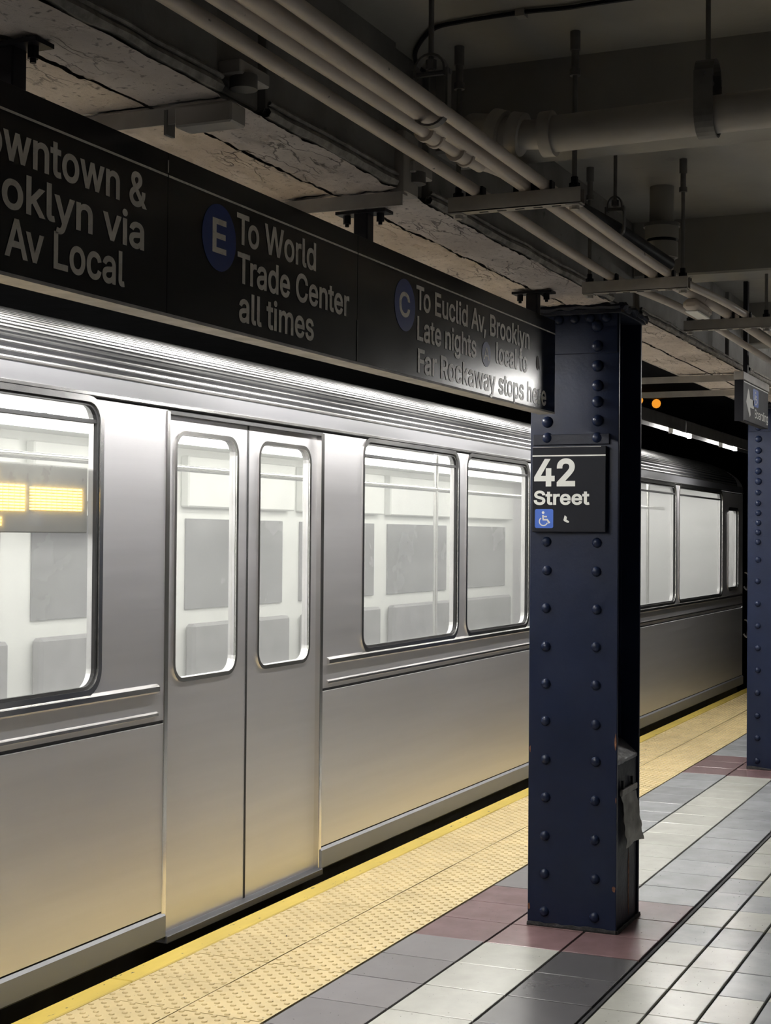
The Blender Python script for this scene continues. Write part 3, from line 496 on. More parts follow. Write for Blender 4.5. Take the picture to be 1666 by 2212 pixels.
# ---- tactile strip with truncated domes
trim1 = thing('trim_1', 'yellow tactile warning strip with raised domes along the platform edge', None, (0, 2.63, 0), kind='structure')
MB().box(-4, 30, 2.324, 2.938, -0.30, -0.007).build('bedding', GROUT, trim1)
def tactile_mesh():
    mb = MB(); s = PITCH; a = s/2-0.0022; b = 0.307/2-0.0025
    mb.add([(-a, -b, -.007), (a, -b, -.007), (a, b, -.007), (-a, b, -.007), (-a, -b, 0), (a, -b, 0), (a, b, 0), (-a, b, 0)],
           [(4, 5, 6, 7), (0, 1, 5, 4), (1, 2, 6, 5), (2, 3, 7, 6), (3, 0, 4, 7)])
    n = 8
    for i in range(10):
        for j in range(5):
            cx = -a+0.016+i*0.0302; cy = -b+0.016+j*0.0605+(0.030 if i % 2 else 0)
            vs = []
            for r, z in ((0.0108, 0.0), (0.0090, 0.0034), (0.0058, 0.0050)):
                for q in range(n): vs.append((cx+r*math.cos(2*PI*q/n), cy+r*math.sin(2*PI*q/n), z))
            fs = [(l*n+q, l*n+(q+1) % n, (l+1)*n+(q+1) % n, (l+1)*n+q) for l in range(2) for q in range(n)] + [tuple(range(2*n, 3*n))]
            mb.add(vs, fs)
    me = mb.mesh('tactile_tile', fix=False); return me
tme = tactile_mesh()
for k in range(-12, 36):
    for yc in (2.4755, 2.7835):
        link('tactile_tile', tme, TACT, trim1, (X_ROW0+(k+.5)*PITCH, yc, random.uniform(-.0008, .0008)))
MB().box(X_ROW0+36*PITCH, 30, 2.326, 2.936, -0.007, 0).build('far_strip', TACT, trim1)
# ---- yellow edge board
trim2 = thing('trim_2', 'worn yellow painted edge board of the platform', None, (0, 2.98, 0), kind='structure')
for i in range(11):
    MB().box(-1.0+i*2.75+.002, -1.0+(i+1)*2.75-.002, 2.940, 3.030, -0.10, 0.002).build('edge_board', EDGEY, trim2, bevel=0.004)
MB().box(-4, 30, 2.32, 3.0, -1.2, -0.30).build('platform_face', UNDER, trim2)
# ---- track bed, tunnel walls and ceilings
struct(MB().box(-6, 40, 3.0, 7.2, -1.4, -1.15).build('track_bed', UNDER), 'dark track bed below the train')
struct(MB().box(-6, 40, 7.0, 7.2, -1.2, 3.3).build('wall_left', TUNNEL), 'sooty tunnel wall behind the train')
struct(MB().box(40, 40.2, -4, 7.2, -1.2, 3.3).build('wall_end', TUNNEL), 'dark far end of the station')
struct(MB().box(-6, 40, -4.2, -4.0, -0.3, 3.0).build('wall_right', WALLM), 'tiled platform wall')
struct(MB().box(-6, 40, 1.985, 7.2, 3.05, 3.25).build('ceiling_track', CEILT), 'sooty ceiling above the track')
ceil = thing('ceiling', 'grey painted platform ceiling with cross beams', None, (0, 0, 2.85), kind='structure')
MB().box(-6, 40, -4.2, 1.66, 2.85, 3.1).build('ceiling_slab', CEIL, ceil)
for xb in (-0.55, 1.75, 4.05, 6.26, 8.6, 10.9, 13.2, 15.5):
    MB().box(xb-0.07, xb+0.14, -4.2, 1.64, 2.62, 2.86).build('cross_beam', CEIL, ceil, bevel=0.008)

# ---- girder over the columns: faces, soffit slabs, ragged flange edge
gird = thing('ceiling_girder', 'longitudinal ceiling girder with peeling cream soffit resting on the columns', None, (0, 1.8, 2.46), kind='structure')
MB().box(-4, 40, 1.65, 1.985, 2.475, 3.05).build('girder_core', GIRD, gird)
cuts = [-4, 2.77, 2.98, 3.70, 3.93, 5.80, 6.24, 7.7, 8.1, 10.4, 10.85, 14, 20, 40]
for a, b in zip(cuts[:-1], cuts[1:]):
    deep = (b-a) < 0.5
    MB().box(a+.003, b-.003, (1.640 if deep else 1.622), 1.66, 2.485, 2.9).build('face_slab', GIRD, gird, bevel=0.003)
def rough_grid(x0, x1, y0, y1, z, step, amp, fz, thick=0.02):
    nx = max(2, int((x1-x0)/step)); ny = max(2, int((y1-y0)/step)); vs = []; fs = []
    for i in range(nx+1):
        for j in range(ny+1):
            x = x0+(x1-x0)*i/nx; y = y0+(y1-y0)*j/ny
            n1 = noise.fractal(Vector((x*fz*0.8, y*fz*2.0, 1.3)), 0.35, 2.1, 6)
            n2 = noise.noise(Vector((x*fz*4, y*fz*8, 4)))
            patch = 1.0 if noise.noise(Vector((x*1.3, y*3.0, 9.0))) > -0.15 else 0.35
            vs.append((x, y, z + amp*patch*(0.8*n1+0.35*n2) + (thick if 0 else 0)))
    for i in range(nx):
        for j in range(ny):
            q = i*(ny+1)+j; fs.append((q, q+1, q+ny+2, q+ny+1))
    mb = MB(); mb.add(vs, fs); me = mb.mesh('soffit_slab', fix=False)
    for p in me.polygons: p.use_smooth = True
    return me
segs = [(-1.0, 2.785), (2.795, 3.700), (3.710, 5.80), (6.24, 8.47), (8.48, 10.4), (10.85, 16)]
for a, b in segs:
    fine = 0.011 if (a > -2 and b < 9) else 0.03
    for ya, yb in ((1.617, 1.800), (1.811, 1.983)):
        link('soffit_slab', rough_grid(max(a, 1.4) if a < 0 else a, b, ya, yb, 2.462, fine, 0.0075, 5.5), SOFFIT, gird, (0, 0, 0))
def ragged(x0, x1, yb, zb, amp, n, r):
    mb = MB(); rings = []; k = 6
    for i in range(n+1):
        x = x0+(x1-x0)*i/n
        rr = r*(1+0.55*noise.noise(Vector((x*9, yb*5, 2.0))))
        dy = amp*noise.noise(Vector((x*5, 3, 7))); dz = amp*noise.noise(Vector((x*6, 9, 1)))
        rings += [(x, yb+dy+rr*math.cos(2*PI*j/k), zb+dz+rr*math.sin(2*PI*j/k)) for j in range(k)]
    fs = [(i*k+j, i*k+(j+1) % k, (i+1)*k+(j+1) % k, (i+1)*k+j) for i in range(n) for j in range(k)]
    mb.add(rings, fs); return mb
for a, b in ((1.4, 2.77), (2.98, 3.70), (3.93, 5.80), (6.24, 8.6), (8.6, 10.4)):
    ragged(a, b, 1.620, 2.480, 0.006, int((b-a)/0.02), 0.014).build('flange_edge', RAGGED, gird)
    ragged(a, b, 1.613, 2.500, 0.005, int((b-a)/0.02), 0.006).build('flange_edge', RAGGED, gird)
for x in (2.86, 3.80):
    MB().box(x-.06, x+.07, 1.585, 1.65, 2.515, 2.545).build('bracket_seat', PIPE, gird, bevel=0.003)
    MB().cyl((x-.02, 1.60, 2.49), (x-.02, 1.60, 2.52), 0.030, 14).build('bracket_bolt', RODM, gird, smooth=True)
MB().box(3.705, 3.80, 1.598, 1.64, 2.455, 2.62).build('bracket_post', PIPE, gird, bevel=0.003)

# ================================================================== COLUMNS
RIV_X = dome_mesh(0.0205, 0.016, 'x'); RIV_XB = dome_mesh(0.0235, 0.019, 'x'); RIV_Y = dome_mesh(0.018, 0.012, 'y')
def rough_strip(x0, x1, y0, y1, z0, z1, n, amp, seed):
    """ragged lump band along a box edge"""
    mb = MB(); vs = []; fs = []; k = 6
    L = max(abs(x1-x0), abs(y1-y0))
    for i in range(n+1):
        t = i/n; x = x0+(x1-x0)*t; y = y0+(y1-y0)*t
        h = (z1-z0)/2*(0.7+0.6*noise.noise(Vector((t*L*22, seed, 0)))); zc = (z0+z1)/2 + amp*noise.noise(Vector((t*L*15, seed, 5)))
        rr = amp*(1.2+noise.noise(Vector((t*L*18, seed, 3))))
        nx, ny = (0, 1) if abs(x1-x0) > abs(y1-y0) else (1, 0)
        for j in range(k):
            a = 2*PI*j/k; vs.append((x+nx*rr*math.cos(a), y+ny*rr*math.cos(a), zc+h*math.sin(a)))
    fs = [(i*k+j, i*k+(j+1) % k, (i+1)*k+(j+1) % k, (i+1)*k+j) for i in range(n) for j in range(k)]
    fs += [tuple(range(k)), tuple(range(n*k, n*k+k))]
    mb.add(vs, fs); return mb
def column(X0, label, tape):
    Y0, Y1 = 1.597, 1.959; yc = (Y0+Y1)/2; D = 0.352
    c = thing('steel_column', label, 'column', (X0+D/2, yc, 0), 'riveted navy columns along the platform edge')
    MB().box(X0, X0+0.016, Y0, Y1, 0, 2.43).build('front_plate', NAVY, c, bevel=0.002)
    MB().box(X0+D-0.016, X0+D, Y0, Y1, 0, 2.43).build('back_plate', NAVY, c, bevel=0.002)
    MB().box(X0+0.016, X0+D-0.016, yc-0.011, yc+0.011, 0, 2.43).build('web', NAVY, c)
    for s in (-1, 1):
        for xa, xb in ((X0+0.016, X0+0.105), (X0+D-0.105, X0+D-0.016)):
            y = yc+s*0.011
            MB().box(xa, xb, min(y, y+s*0.014), max(y, y+s*0.014), 0, 2.43).build('corner_angle', NAVY, c)
        for xa in (X0+0.016, X0+D-0.030):
            y = yc+s*0.011
            MB().box(xa, xa+0.014, min(y, yc+s*0.105), max(y, yc+s*0.105), 0, 2.43).build('corner_angle', NAVY, c)
    MB().box(X0-0.007, X0, Y0+0.004, Y1-0.004, 2.272, 2.43).build('splice_plate', NAVY, c, bevel=0.002)
    zs = [0.058+0.1515*i for i in range(10)]+[1.527]
    zs = sorted(set([0.058, 0.209, 0.3615, 0.5145, 0.665, 0.814, 0.964, 1.113, 1.265, 1.411, 1.527, 1.938, 2.0075]))
    if not tape: zs = sorted(zs+[1.593, 1.655, 1.72, 1.79, 1.86])
    for z in zs:
        for y in (1.8885, 1.683):
            big = z > 1.9
            link('rivet', RIV_XB if big else RIV_X, NAVY, c, (X0, y+random.uniform(-.0015, .0015), z+random.uniform(-.003, .003)))
    for z in (2.08, 2.144, 2.222):
        for y in (1.8885, 1.683): link('rivet', RIV_XB, NAVY, c, (X0, y, z))
    for z in (2.299, 2.378):
        for y in (1.8885, 1.683): link('rivet', RIV_XB, NAVY, c, (X0-0.007, y, z))
    for i in range(14):
        z = 0.80+i*0.118
        link('rivet', RIV_Y, NAVY, c, (X0+0.062, yc-0.025, z)); link('rivet', RIV_Y, NAVY, c, (X0+D-0.062, yc-0.025, z))
    # boxed-in foot on both sides
    for s in (-1, 1):
        ya, yb = sorted((yc+s*0.0251, yc+s*0.172))
        MB().box(X0+0.0165, X0+D-0.0165, ya, yb, 0, 0.655).build('foot_cover', NAVY_D, c, bevel=0.003)
    if tape:
        # duct-taped sloping cap on top of the foot cover
        mb = MB(); vs = []; fs = []; nx, ny = 14, 8
        for i in range(nx+1):
            for j in range(ny+1):
                x = X0+0.017+(D-0.034)*i/nx; t = j/ny; y = (yc-0.1755)+0.150*t
                z = 0.664+0.085*math.sin(t*PI/2)+0.006*noise.noise(Vector((x*28, y*40, 0)))
                vs.append((x, y, z))
        for i in range(nx):
            for j in range(ny): q = i*(ny+1)+j; fs.append((q, q+ny+1, q+ny+2, q+1))
        # skirt down to the cover
        n0 = len(vs)
        for i in range(nx+1): x = X0+0.017+(D-0.034)*i/nx; vs.append((x, yc-0.1755, 0.652+0.004*noise.noise(Vector((x*30, 1, 1)))))
        for i in range(nx): fs.append((i*(ny+1), n0+i, n0+i+1, (i+1)*(ny+1)))
        mb.add(vs, fs); o = mb.build('tape_cap', TAPE, c, smooth=True); o['label'] = 'sloping grey duct-taped cap'
    # head: bearing plate and caked grout
    MB().box(X0-0.02, X0+D+0.02, Y0-0.012, Y1+0.012, 2.425, 2.447).build('bearing_plate', NAVY_D, c, bevel=0.003)
    for i in range(5):
        link('rivet', RIV_X, NAVY_D, c, (X0-0.008, Y0+0.05+i*0.065, 2.41))
    rough_strip(X0-0.02, X0-0.02, Y0-0.01, Y1+0.01, 2.436, 2.470, 30, 0.008, X0+1).build('head_grout', NAVY_D, c)
    rough_strip(X0-0.02, X0+D+0.02, Y0-0.012, Y0-0.012, 2.430, 2.470, 34, 0.012, X0+2).build('head_grout', NAVY_D, c)
    # foot grout
    rough_strip(X0-0.003, X0-0.003, Y0, Y1, -0.01, 0.022, 40, 0.004, X0+3).build('foot_grout', RUBBLE, c)
    rough_strip(X0, X0+D, Y0-0.003, Y0-0.003, -0.01, 0.018, 40, 0.004, X0+4).build('foot_grout', RUBBLE, c)
    return c
RUST = mat('rust_patch', (0.13, 0.055, 0.028), 0.8, var=0.5, scale=60, bump=0.6, bscale=120)
col1 = column(5.840, 'nearest riveted navy steel column carrying the 42 Street sign', True)
column(10.440, 'farther riveted navy steel column at the right edge beyond the yellow strip', False)

def blotch(cy, cz, ry, rz, seed, plane, m, parent, name='rust_patch', n=18):
    pts = []
    for i in range(n):
        t = 2*PI*i/n; q = 1+0.45*noise.noise(Vector((math.cos(t)*1.3+seed, math.sin(t)*1.3, seed)))
        pts.append((cy+ry*q*math.cos(t), cz+rz*q*math.sin(t)))
    flat(name, pts, [tuple(range(n))], plane, m, parent, 0.0010)
pf = to_front(5.840)
for y, z, ry, rz, sd in ((1.6025, 0.745, 0.004, 0.030, 1), (1.953, 0.075, 0.0045, 0.013, 2), (1.606, 0.175, 0.007, 0.011, 3), (1.952, 0.70, 0.003, 0.012, 4), (1.600, 0.52, 0.002, 0.010, 5)):
    blotch(-y, z, ry, rz, sd, pf, RUST, col1)
blotch(6.055, 0.17, 0.013, 0.13, 7, to_side(1.606), RUST, col1, 'rust_streak')
# ================================================================== 42 STREET SIGN
sg = thing('station_name_sign', 'black 42 Street station name plate bolted to the nearest navy column', 'sign', (5.82, 1.79, 1.56))
MB().box(5.812, 5.836, 1.640, 1.942, 1.566, 1.904).build('sign_panel', SIGNB2, sg, bevel=0.002)
pl = to_front(5.812)
def U(y): return -y
flat('stripe', [(U(1.941), 1.8655), (U(1.641), 1.8655), (U(1.641), 1.8705), (U(1.941), 1.8705)], [(0, 1, 2, 3)], pl, LET, sg)
flat('top_edge_wear', [(U(1.941), 1.9015), (U(1.66), 1.9015), (U(1.66), 1.9032), (U(1.941), 1.9032)], [(0, 1, 2, 3)], pl, ALU, sg)
lettering('42', U(1.9335), U(1.764), 1.7465, 0.1095, pl, sg, bold=0.026, space=0.98)
lettering('Street', U(1.9345), U(1.705), 1.6735, 0.056, pl, sg, bold=0.024, space=1.02)
access_icon(U(1.929), U(1.853), 1.581, 1.657, pl, sg)
res = [(1.806, 1.632), (1.797, 1.626), (1.797, 1.620), (1.799, 1.616), (1.793, 1.612), (1.787, 1.607), (1.789, 1.603), (1.795, 1.603), (1.808, 1.609), (1.811, 1.613)]
flat('torn_sticker', [(U(y), z) for y, z in res][::-1], [tuple(range(len(res)))], pl, LET, sg)
MB().box(5.830, 5.8395, 1.632, 1.946, 1.912, 1.954).build('mounting_strip', NAVY_D, sg, bevel=0.002)

# ================================================================== OVERHEAD DIRECTION SIGN
YS = 1.775
ds = thing('direction_sign', 'long black overhead sign with route letters E and C hanging below the girder', 'sign', (3.8, 1.805, 2.016))
MB().box(0.95, 5.578, YS+0.004, 1.835, 2.020, 2.371).build('housing', BLACKM, ds, bevel=0.002)
MB().box(0.95, 5.580, YS+0.001, 1.838, 2.0135, 2.0205).build('bottom_rail', ALU, ds)
plS = to_side(YS)
panels = [(0.95, 2.822), (2.824, 3.794), (3.797, 5.575)]
pobs = []
for a, b in panels:
    p = MB().box(a, b, YS, YS+0.006, 2.0205, 2.368).build('sign_panel', SIGNB, ds); pobs.append(p)
    flat('stripe', [(a+.001, 2.3150), (b-.001, 2.3150), (b-.001, 2.3200), (a+.001, 2.3200)], [(0, 1, 2, 3)], plS, LETD, p)
MB().box(2.8215, 2.8245, YS-0.001, YS+0.002, 2.325, 2.352).build('panel_joint', ALU, ds)
MB().box(3.7935, 3.7975, YS-0.0015, YS+0.002, 2.021, 2.135).build('panel_joint', RODM, ds)
CAPH = 0.0725
p1, p2, p3 = pobs
B = 0.017
lettering('Downtown &', 2.13, 2.739, 2.2265, CAPH, plS, p1, bold=B, m=LETD)
lettering('Brooklyn via', 2.075, 2.730, 2.1385, CAPH, plS, p1, bold=B, m=LETD)
lettering('8 Av Local', 2.185, 2.659, 2.0505, CAPH, plS, p1, bold=B, m=LETD)
v, f = disc2(3.043, 2.2235, 0.077); flat('route_disc', v, f, plS, BLUE, p2)
lettering('E', 3.011, 3.074, 2.187, 0.079, plS, p2, bold=B, m=LETD, t=0.0018, name='route_letter')
lettering('To World', 3.123, 3.538, 2.2265, CAPH, plS, p2, bold=B, m=LETD)
lettering('Trade Center', 3.128, 3.741, 2.135, CAPH, plS, p2, bold=B, m=LETD)
lettering('all times', 3.137, 3.529, 2.044, CAPH, plS, p2, bold=B, m=LETD)
v, f = disc2(4.124, 2.2225, 0.077); flat('route_disc', v, f, plS, BLUE, p3)
lettering('C', 4.080, 4.161, 2.187, 0.073, plS, p3, bold=B, m=LETD, t=0.0018, name='route_letter')
lettering('To Euclid Av, Brooklyn', 4.209, 5.268, 2.2235, CAPH, plS, p3, bold=B, m=LETD)
lettering('Late nights', 4.218, 4.722, 2.1315, CAPH, plS, p3, bold=B, m=LETD)
lettering('local to', 4.915, 5.247, 2.1365, CAPH, plS, p3, bold=B, m=LETD)
lettering('Far Rockaway stops here', 4.225, 5.466, 2.0345, CAPH, plS, p3, bold=B, m=LETD)
v, f = disc2(4.818, 2.156, 0.042); flat('route_disc', v, f, plS, BLUE, p3)
lettering('A', 4.792, 4.845, 2.137, 0.040, plS, p3, bold=0.0, m=LETD, t=0.0018, name='route_letter')
smear = [(5.352, 2.205), (5.366, 2.212), (5.380, 2.200), (5.388, 2.172), (5.384, 2.158), (5.374, 2.176), (5.364, 2.158), (5.352, 2.166), (5.348, 2.185)]
flat('scrape_mark', smear[::-1], [tuple(range(len(smear)))], plS, RODM, p3)
for x in (2.32, 3.90, 5.405):
    mb = MB().box(x-0.022, x+0.022, 1.785, 1.828, 2.365, 2.452); mb.build('hanger_post', BLACKM, ds, bevel=0.003)
    MB().box(x-0.028, x+0.028, 1.728, 1.882, 2.447, 2.4555).build('hanger_plate', BLACKM, ds)
    for y in (1.755, 1.858):
        MB().cyl((x, y, 2.424), (x, y, 2.448), 0.011, 6).cyl((x, y, 2.416), (x, y, 2.424), 0.006, 8).build('bolt', BLACKM, ds)
    MB().cyl((x+0.02, 1.806, 2.385), (x+0.034, 1.806, 2.385), 0.009, 6).build('bolt', BLACKM, ds)

# ================================================================== BOARDING SIGN
bs = thing('boarding_sign', 'small black overhead Boarding sign with white arrow and blue wheelchair symbol', 'sign', (7.93, 1.47, 2.13))
YB = 1.450
MB().box(7.61, 8.30, YB+0.002, YB+0.040, 2.134, 2.330).build('sign_panel', SIGNB2, bs, bevel=0.002)
MB().box(7.585, 8.30, YB-0.004, YB+0.044, 2.332, 2.372).build('header_rail', RACK, bs, bevel=0.002)
MB().box(7.600, 7.612, YB-0.001, YB+0.043, 2.128, 2.334).build('end_cap', BLACKM, bs)
plB = to_side(YB+0.002)
flat('stripe', [(7.615, 2.322), (8.295, 2.322), (8.295, 2.328), (7.615, 2.328)], [(0, 1, 2, 3)], plB, LET, bs)
arr = [(7.682, 2.230), (7.775, 2.158), (7.802, 2.172), (7.785, 2.208), (7.888, 2.208), (7.888, 2.252), (7.785, 2.252), (7.757, 2.290), (7.732, 2.300)]
flat('arrow', arr, [tuple(range(len(arr)))], plB, LET, bs)
access_icon(7.862, 8.015, 2.222, 2.312, plB, bs)
lettering('Boarding', 7.915, 8.290, 2.165, 0.046, plB, bs, bold=0.01)
MB().box(7.80, 7.84, YB+0.018, YB+0.040, 2.372, 2.850).build('hanger_post', BLACKM, bs)
MB().cyl((7.84, YB+0.02, 2.41), (7.862, YB+0.02, 2.41), 0.010, 6).build('bolt', BLACKM, bs)

# ================================================================== CONDUITS, RACKS
def smooth_path(p, n=8):
    p = [Vector(q) for q in p]; out = []
    for i in range(len(p)-1):
        p0, p1_, p2_, p3_ = p[max(i-1, 0)], p[i], p[i+1], p[min(i+2, len(p)-1)]
        for k in range(n):
            t = k/n
            out.append(0.5*((2*p1_)+(p2_-p0)*t+(2*p0-5*p1_+4*p2_-p3_)*t*t+(3*p1_-p0-3*p2_+p3_)*t**3))
    return out+[p[-1]]
# each run rests on the racks; side position measured at the racks
RUNS = {'a': (0.0155, [(0.5, 1.394), (2.24, 1.401), (3.79, 1.428), (5.21, 1.455), (6.28, 1.385), (9, 1.385), (16, 1.385)]),
        'b': (0.0190, [(0.5, 1.270), (2.30, 1.276), (3.79, 1.292), (5.21, 1.306), (6.28, 1.262), (9, 1.262), (16, 1.262)]),
        'c': (0.0150, [(0.5, 1.207), (2.31, 1.215), (3.79, 1.237), (5.21, 1.253), (6.28, 1.190), (9, 1.190), (16, 1.190)])}
RACK_TOP = 2.443
def run_y(key, x):
    p = RUNS[key][1]
    for (x0, y0), (x1, y1) in zip(p[:-1], p[1:]):
        if x0 <= x <= x1: return y0+(y1-y0)*(x-x0)/(x1-x0)
def conduit(label, key):
    r, p = RUNS[key]; z = RACK_TOP+r+0.0006
    c = thing('conduit', label, 'conduit', (p[0][0], p[0][1], z), 'electrical conduits under the ceiling')
    MB().tube(smooth_path([(x, y, z) for x, y in p], 6), r, 18).build('run', COND, c, smooth=True)
    return c
conduit('thin cream conduit closest to the girder', 'a')
cmid = conduit('thick middle cream conduit of the three on the racks, with a side branch', 'b')
conduit('cream conduit farthest from the girder on the racks', 'c')
zb = 2.446
MB().tube(smooth_path([(0.5, 1.303, zb), (2.0, 1.304, zb), (3.36, 1.306, zb), (3.46, 1.305, zb+0.004), (3.56, 1.298, zb+0.012), (3.66, 1.292, zb+0.016)], 5), 0.0155, 18).build('branch_run', COND, cmid, smooth=True)
for cx in (3.17, 3.36):
    MB().cyl((cx-0.03, 1.306, zb), (cx+0.03, 1.306, zb), 0.020, 18).build('coupling', COND, cmid, smooth=True)
    for q in (-1, 1): MB().cyl((cx+q*0.03-0.006, 1.306, zb), (cx+q*0.03+0.006, 1.306, zb), 0.0245, 18).build('ring', COND, cmid, smooth=True)
lb = thing('conduit_box', 'pale conduit junction fitting on the middle conduit between two racks', 'junction box', (5.82, 1.281, 2.45))
me = MB().box(5.68, 5.93, 1.250, 1.312, 2.400, 2.4425).build('box_body', COND, lb, bevel=0.014, smooth=True)
MB().box(5.70, 5.91, 1.256, 1.306, 2.394, 2.401).build('box_cover', REFL, lb, bevel=0.003)
def rack(X, ya, yb, zt, label):
    r = thing('conduit_rack', label, 'pipe rack', (X, (ya+yb)/2, zt-0.041), 'slotted steel racks under the conduits')
    mb = MB()
    z0, z1 = zt-0.041, zt
    mb.box(X-0.020, X-0.0175, ya, yb, z0, z1).box(X+0.0175, X+0.020, ya, yb, z0, z1).box(X-0.020, X+0.020, ya, yb, z0, z0+0.0025)
    mb.build('channel', RACK, r)
    n = int((yb-ya-0.10)/0.05)
    for i in range(n):
        y = ya+0.07+i*0.05
        MB().box(X-0.004, X+0.004, y-0.012, y+0.012, z0-0.0012, z0+0.0005).build('slot', BLACKM, r)
    for y in (ya+0.022, yb-0.022):
        MB().cyl((X, y, z0-0.012), (X, y, 2.80), 0.0068, 10).build('rod', RODM, r, smooth=True)
        MB().cyl((X, y, 2.745), (X, y, 2.82), 0.010, 10).cyl((X, y, 2.735), (X, y, 2.752), 0.0145, 10).cyl((X, y, 2.80), (X, y, 2.85), 0.0135, 10).build('anchor_sleeve', RODM, r, smooth=True)
        MB().cyl((X, y, z1), (X, y, z1+0.014), 0.014, 6).cyl((X, y, z1+0.014), (X, y, z1+0.03), 0.009, 6).build('nut', BLACKM, r)
        MB().cyl((X, y, z0-0.014), (X, y, z0), 0.013, 6).box(X-0.02, X+0.02, y-0.018, y+0.018, z0-0.004, z0).build('nut', RACK, r)
    for key in 'abc':
        rr = RUNS[key][0]; y = run_y(key, X)
        if ya < y < yb:
            for s in (-1, 1):
                MB().box(X-0.014, X+0.014, y+s*(rr+0.005)-0.003, y+s*(rr+0.005)+0.003, z1-0.002, z1+rr*1.6).build('strap_clamp', BLACKM, r)
    return r
rack(3.79, 1.135, 1.500, RACK_TOP, 'nearest slotted steel rack carrying the cream conduits')
rack(5.21, 1.180, 1.555, RACK_TOP, 'middle slotted steel rack above the 42 Street column')
rack(6.28, 1.085, 1.440, RACK_TOP, 'third slotted steel rack beyond the conduit junction box')
rack(8.55, 1.085, 1.440, RACK_TOP, 'farthest slotted steel rack above the Boarding sign')

# ================================================================== DRAIN PIPE AND CLEVIS HANGERS
XP = 3.55
dp = thing('drain_pipe', 'thick grey drain pipe crossing below the ceiling', 'pipe', (XP, 0.8, 2.53))
MB().tube([(XP, -3.6, 2.60), (XP, 0.6, 2.532), (XP, 1.16, 2.523)], 0.0440, 28).build('pipe_run', PIPE, dp, smooth=True)
MB().tube([(XP, 1.15, 2.523), (XP, 1.22, 2.530), (XP, 1.30, 2.553), (XP+0.03, 1.355, 2.568), (XP+0.10, 1.395, 2.574), (XP+0.20, 1.412, 2.574), (XP+0.32, 1.418, 2.574)], 0.036, 24).build('elbow', PIPE, dp, smooth=True)
MB().tube([(XP+0.30, 1.418, 2.574), (4.2, 1.41, 2.572), (4.5, 1.385, 2.565), (4.86, 1.345, 2.555), (5.3, 1.325, 2.545), (5.50, 1.322, 2.545)], 0.024, 18).build('branch_run', BLACKM, dp, smooth=True)
MB().tube([(XP, 1.135, 2.5245), (XP, 1.165, 2.524)], 0.055, 28).build('coupling_band', PIPE, dp, smooth=True)
MB().tube([(XP, 1.215, 2.529), (XP, 1.245, 2.536)], 0.053, 28).build('coupling_band', PIPE, dp, smooth=True)
MB().tube([(XP, 1.265, 2.541), (XP+0.003, 1.295, 2.551)], 0.052, 28).build('coupling_band', PIPE, dp, smooth=True)
MB().tube([(XP, 0.545, 2.533), (XP, 0.575, 2.5325)], 0.052, 28).build('coupling_band', PIPE, dp, smooth=True)
def clevis(X, Y, zpipe, rp, ztop, label, axis='y', wd=0.028):
    """strap hanger: loop around a pipe that runs along the axis, yoke and rod above"""
    c = thing('pipe_hanger', label, 'pipe hanger', (X, Y, zpipe), 'clevis hangers on threaded rods')
    h = zpipe+rp+0.075
    prof = []
    for i in range(13):
        t = PI+PI*i/12; prof.append((rp*1.06*math.cos(t), zpipe+rp*1.06*math.sin(t)))
    prof = [(-rp*1.06, h-0.03)] + prof + [(rp*1.06, h-0.03)]
    top = [(rp*1.06, h-0.045)]+[(rp*1.02*math.cos(PI*i/10), h-0.03+0.035*math.sin(PI*i/10)) for i in range(11)]+[(-rp*1.06, h-0.045)]
    def ribbon(p, th, nm):
        mb = MB(); vs = []; fs = []
        for i, (u, z) in enumerate(p):
            a = p[max(0, i-1)]; b = p[min(len(p)-1, i+1)]; du, dz = b[0]-a[0], b[1]-a[1]; l = math.hypot(du, dz) or 1
            nu, nz = dz/l*th, -du/l*th
            for s1 in (-wd/2, wd/2):
                for q in (0, 1):
                    pu, pz = u+nu*q, z+nz*q
                    vs.append((X+pu, Y+s1, pz) if axis == 'y' else (X+s1, Y+pu, pz))
        for i in range(len(p)-1):
            a = 4*i; b = a+4
            fs += [(a, a+1, b+1, b), (a+2, b+2, b+3, a+3), (a, b, b+2, a+2), (a+1, a+3, b+3, b+1)]
        mb.add(vs, fs); mb.build(nm, RODM, c)
    ribbon(prof, 0.005, 'strap'); ribbon(top, -0.005, 'yoke')
    if axis == 'y': MB().cyl((X-rp*1.3, Y, h-0.038), (X+rp*1.3, Y, h-0.038), 0.006, 8).build('cross_bolt', RODM, c)
    else: MB().cyl((X, Y-rp*1.3, h-0.038), (X, Y+rp*1.3, h-0.038), 0.006, 8).build('cross_bolt', RODM, c)
    MB().cyl((X, Y, h-0.03), (X, Y, ztop), 0.0062, 10).cyl((X, Y, h-0.028), (X, Y, h-0.008), 0.012, 6).build('rod', RODM, c, smooth=True)
    return c
clevis(XP, 0.762, 2.531, 0.047, 2.86, 'flat strap hanger holding the thick grey drain pipe', wd=0.044)
clevis(3.05, 1.255, 2.47, 0.036, 2.86, 'round ring hanger behind the cream conduits at upper centre', axis='x', wd=0.022)
clevis(4.86, 1.345, 2.555, 0.026, 2.86, 'small ring hanger between the nearest and middle racks', axis='x', wd=0.02)
vp = thing('pipe_fitting', 'dark stepped vertical pipe fitting beside the far cross beam', 'pipe fitting', (5.6, 1.372, 2.5))
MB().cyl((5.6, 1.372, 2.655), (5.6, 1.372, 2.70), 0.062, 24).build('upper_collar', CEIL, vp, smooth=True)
MB().cyl((5.6, 1.372, 2.70), (5.6, 1.372, 2.712), 0.068, 24).build('top_flange', RODM, vp, smooth=True)
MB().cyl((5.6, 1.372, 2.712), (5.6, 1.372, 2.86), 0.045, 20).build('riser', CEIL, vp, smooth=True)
MB().cyl((5.6, 1.372, 2.642), (5.6, 1.372, 2.657), 0.054, 24).build('groove_ring', BLACKM, vp, smooth=True)
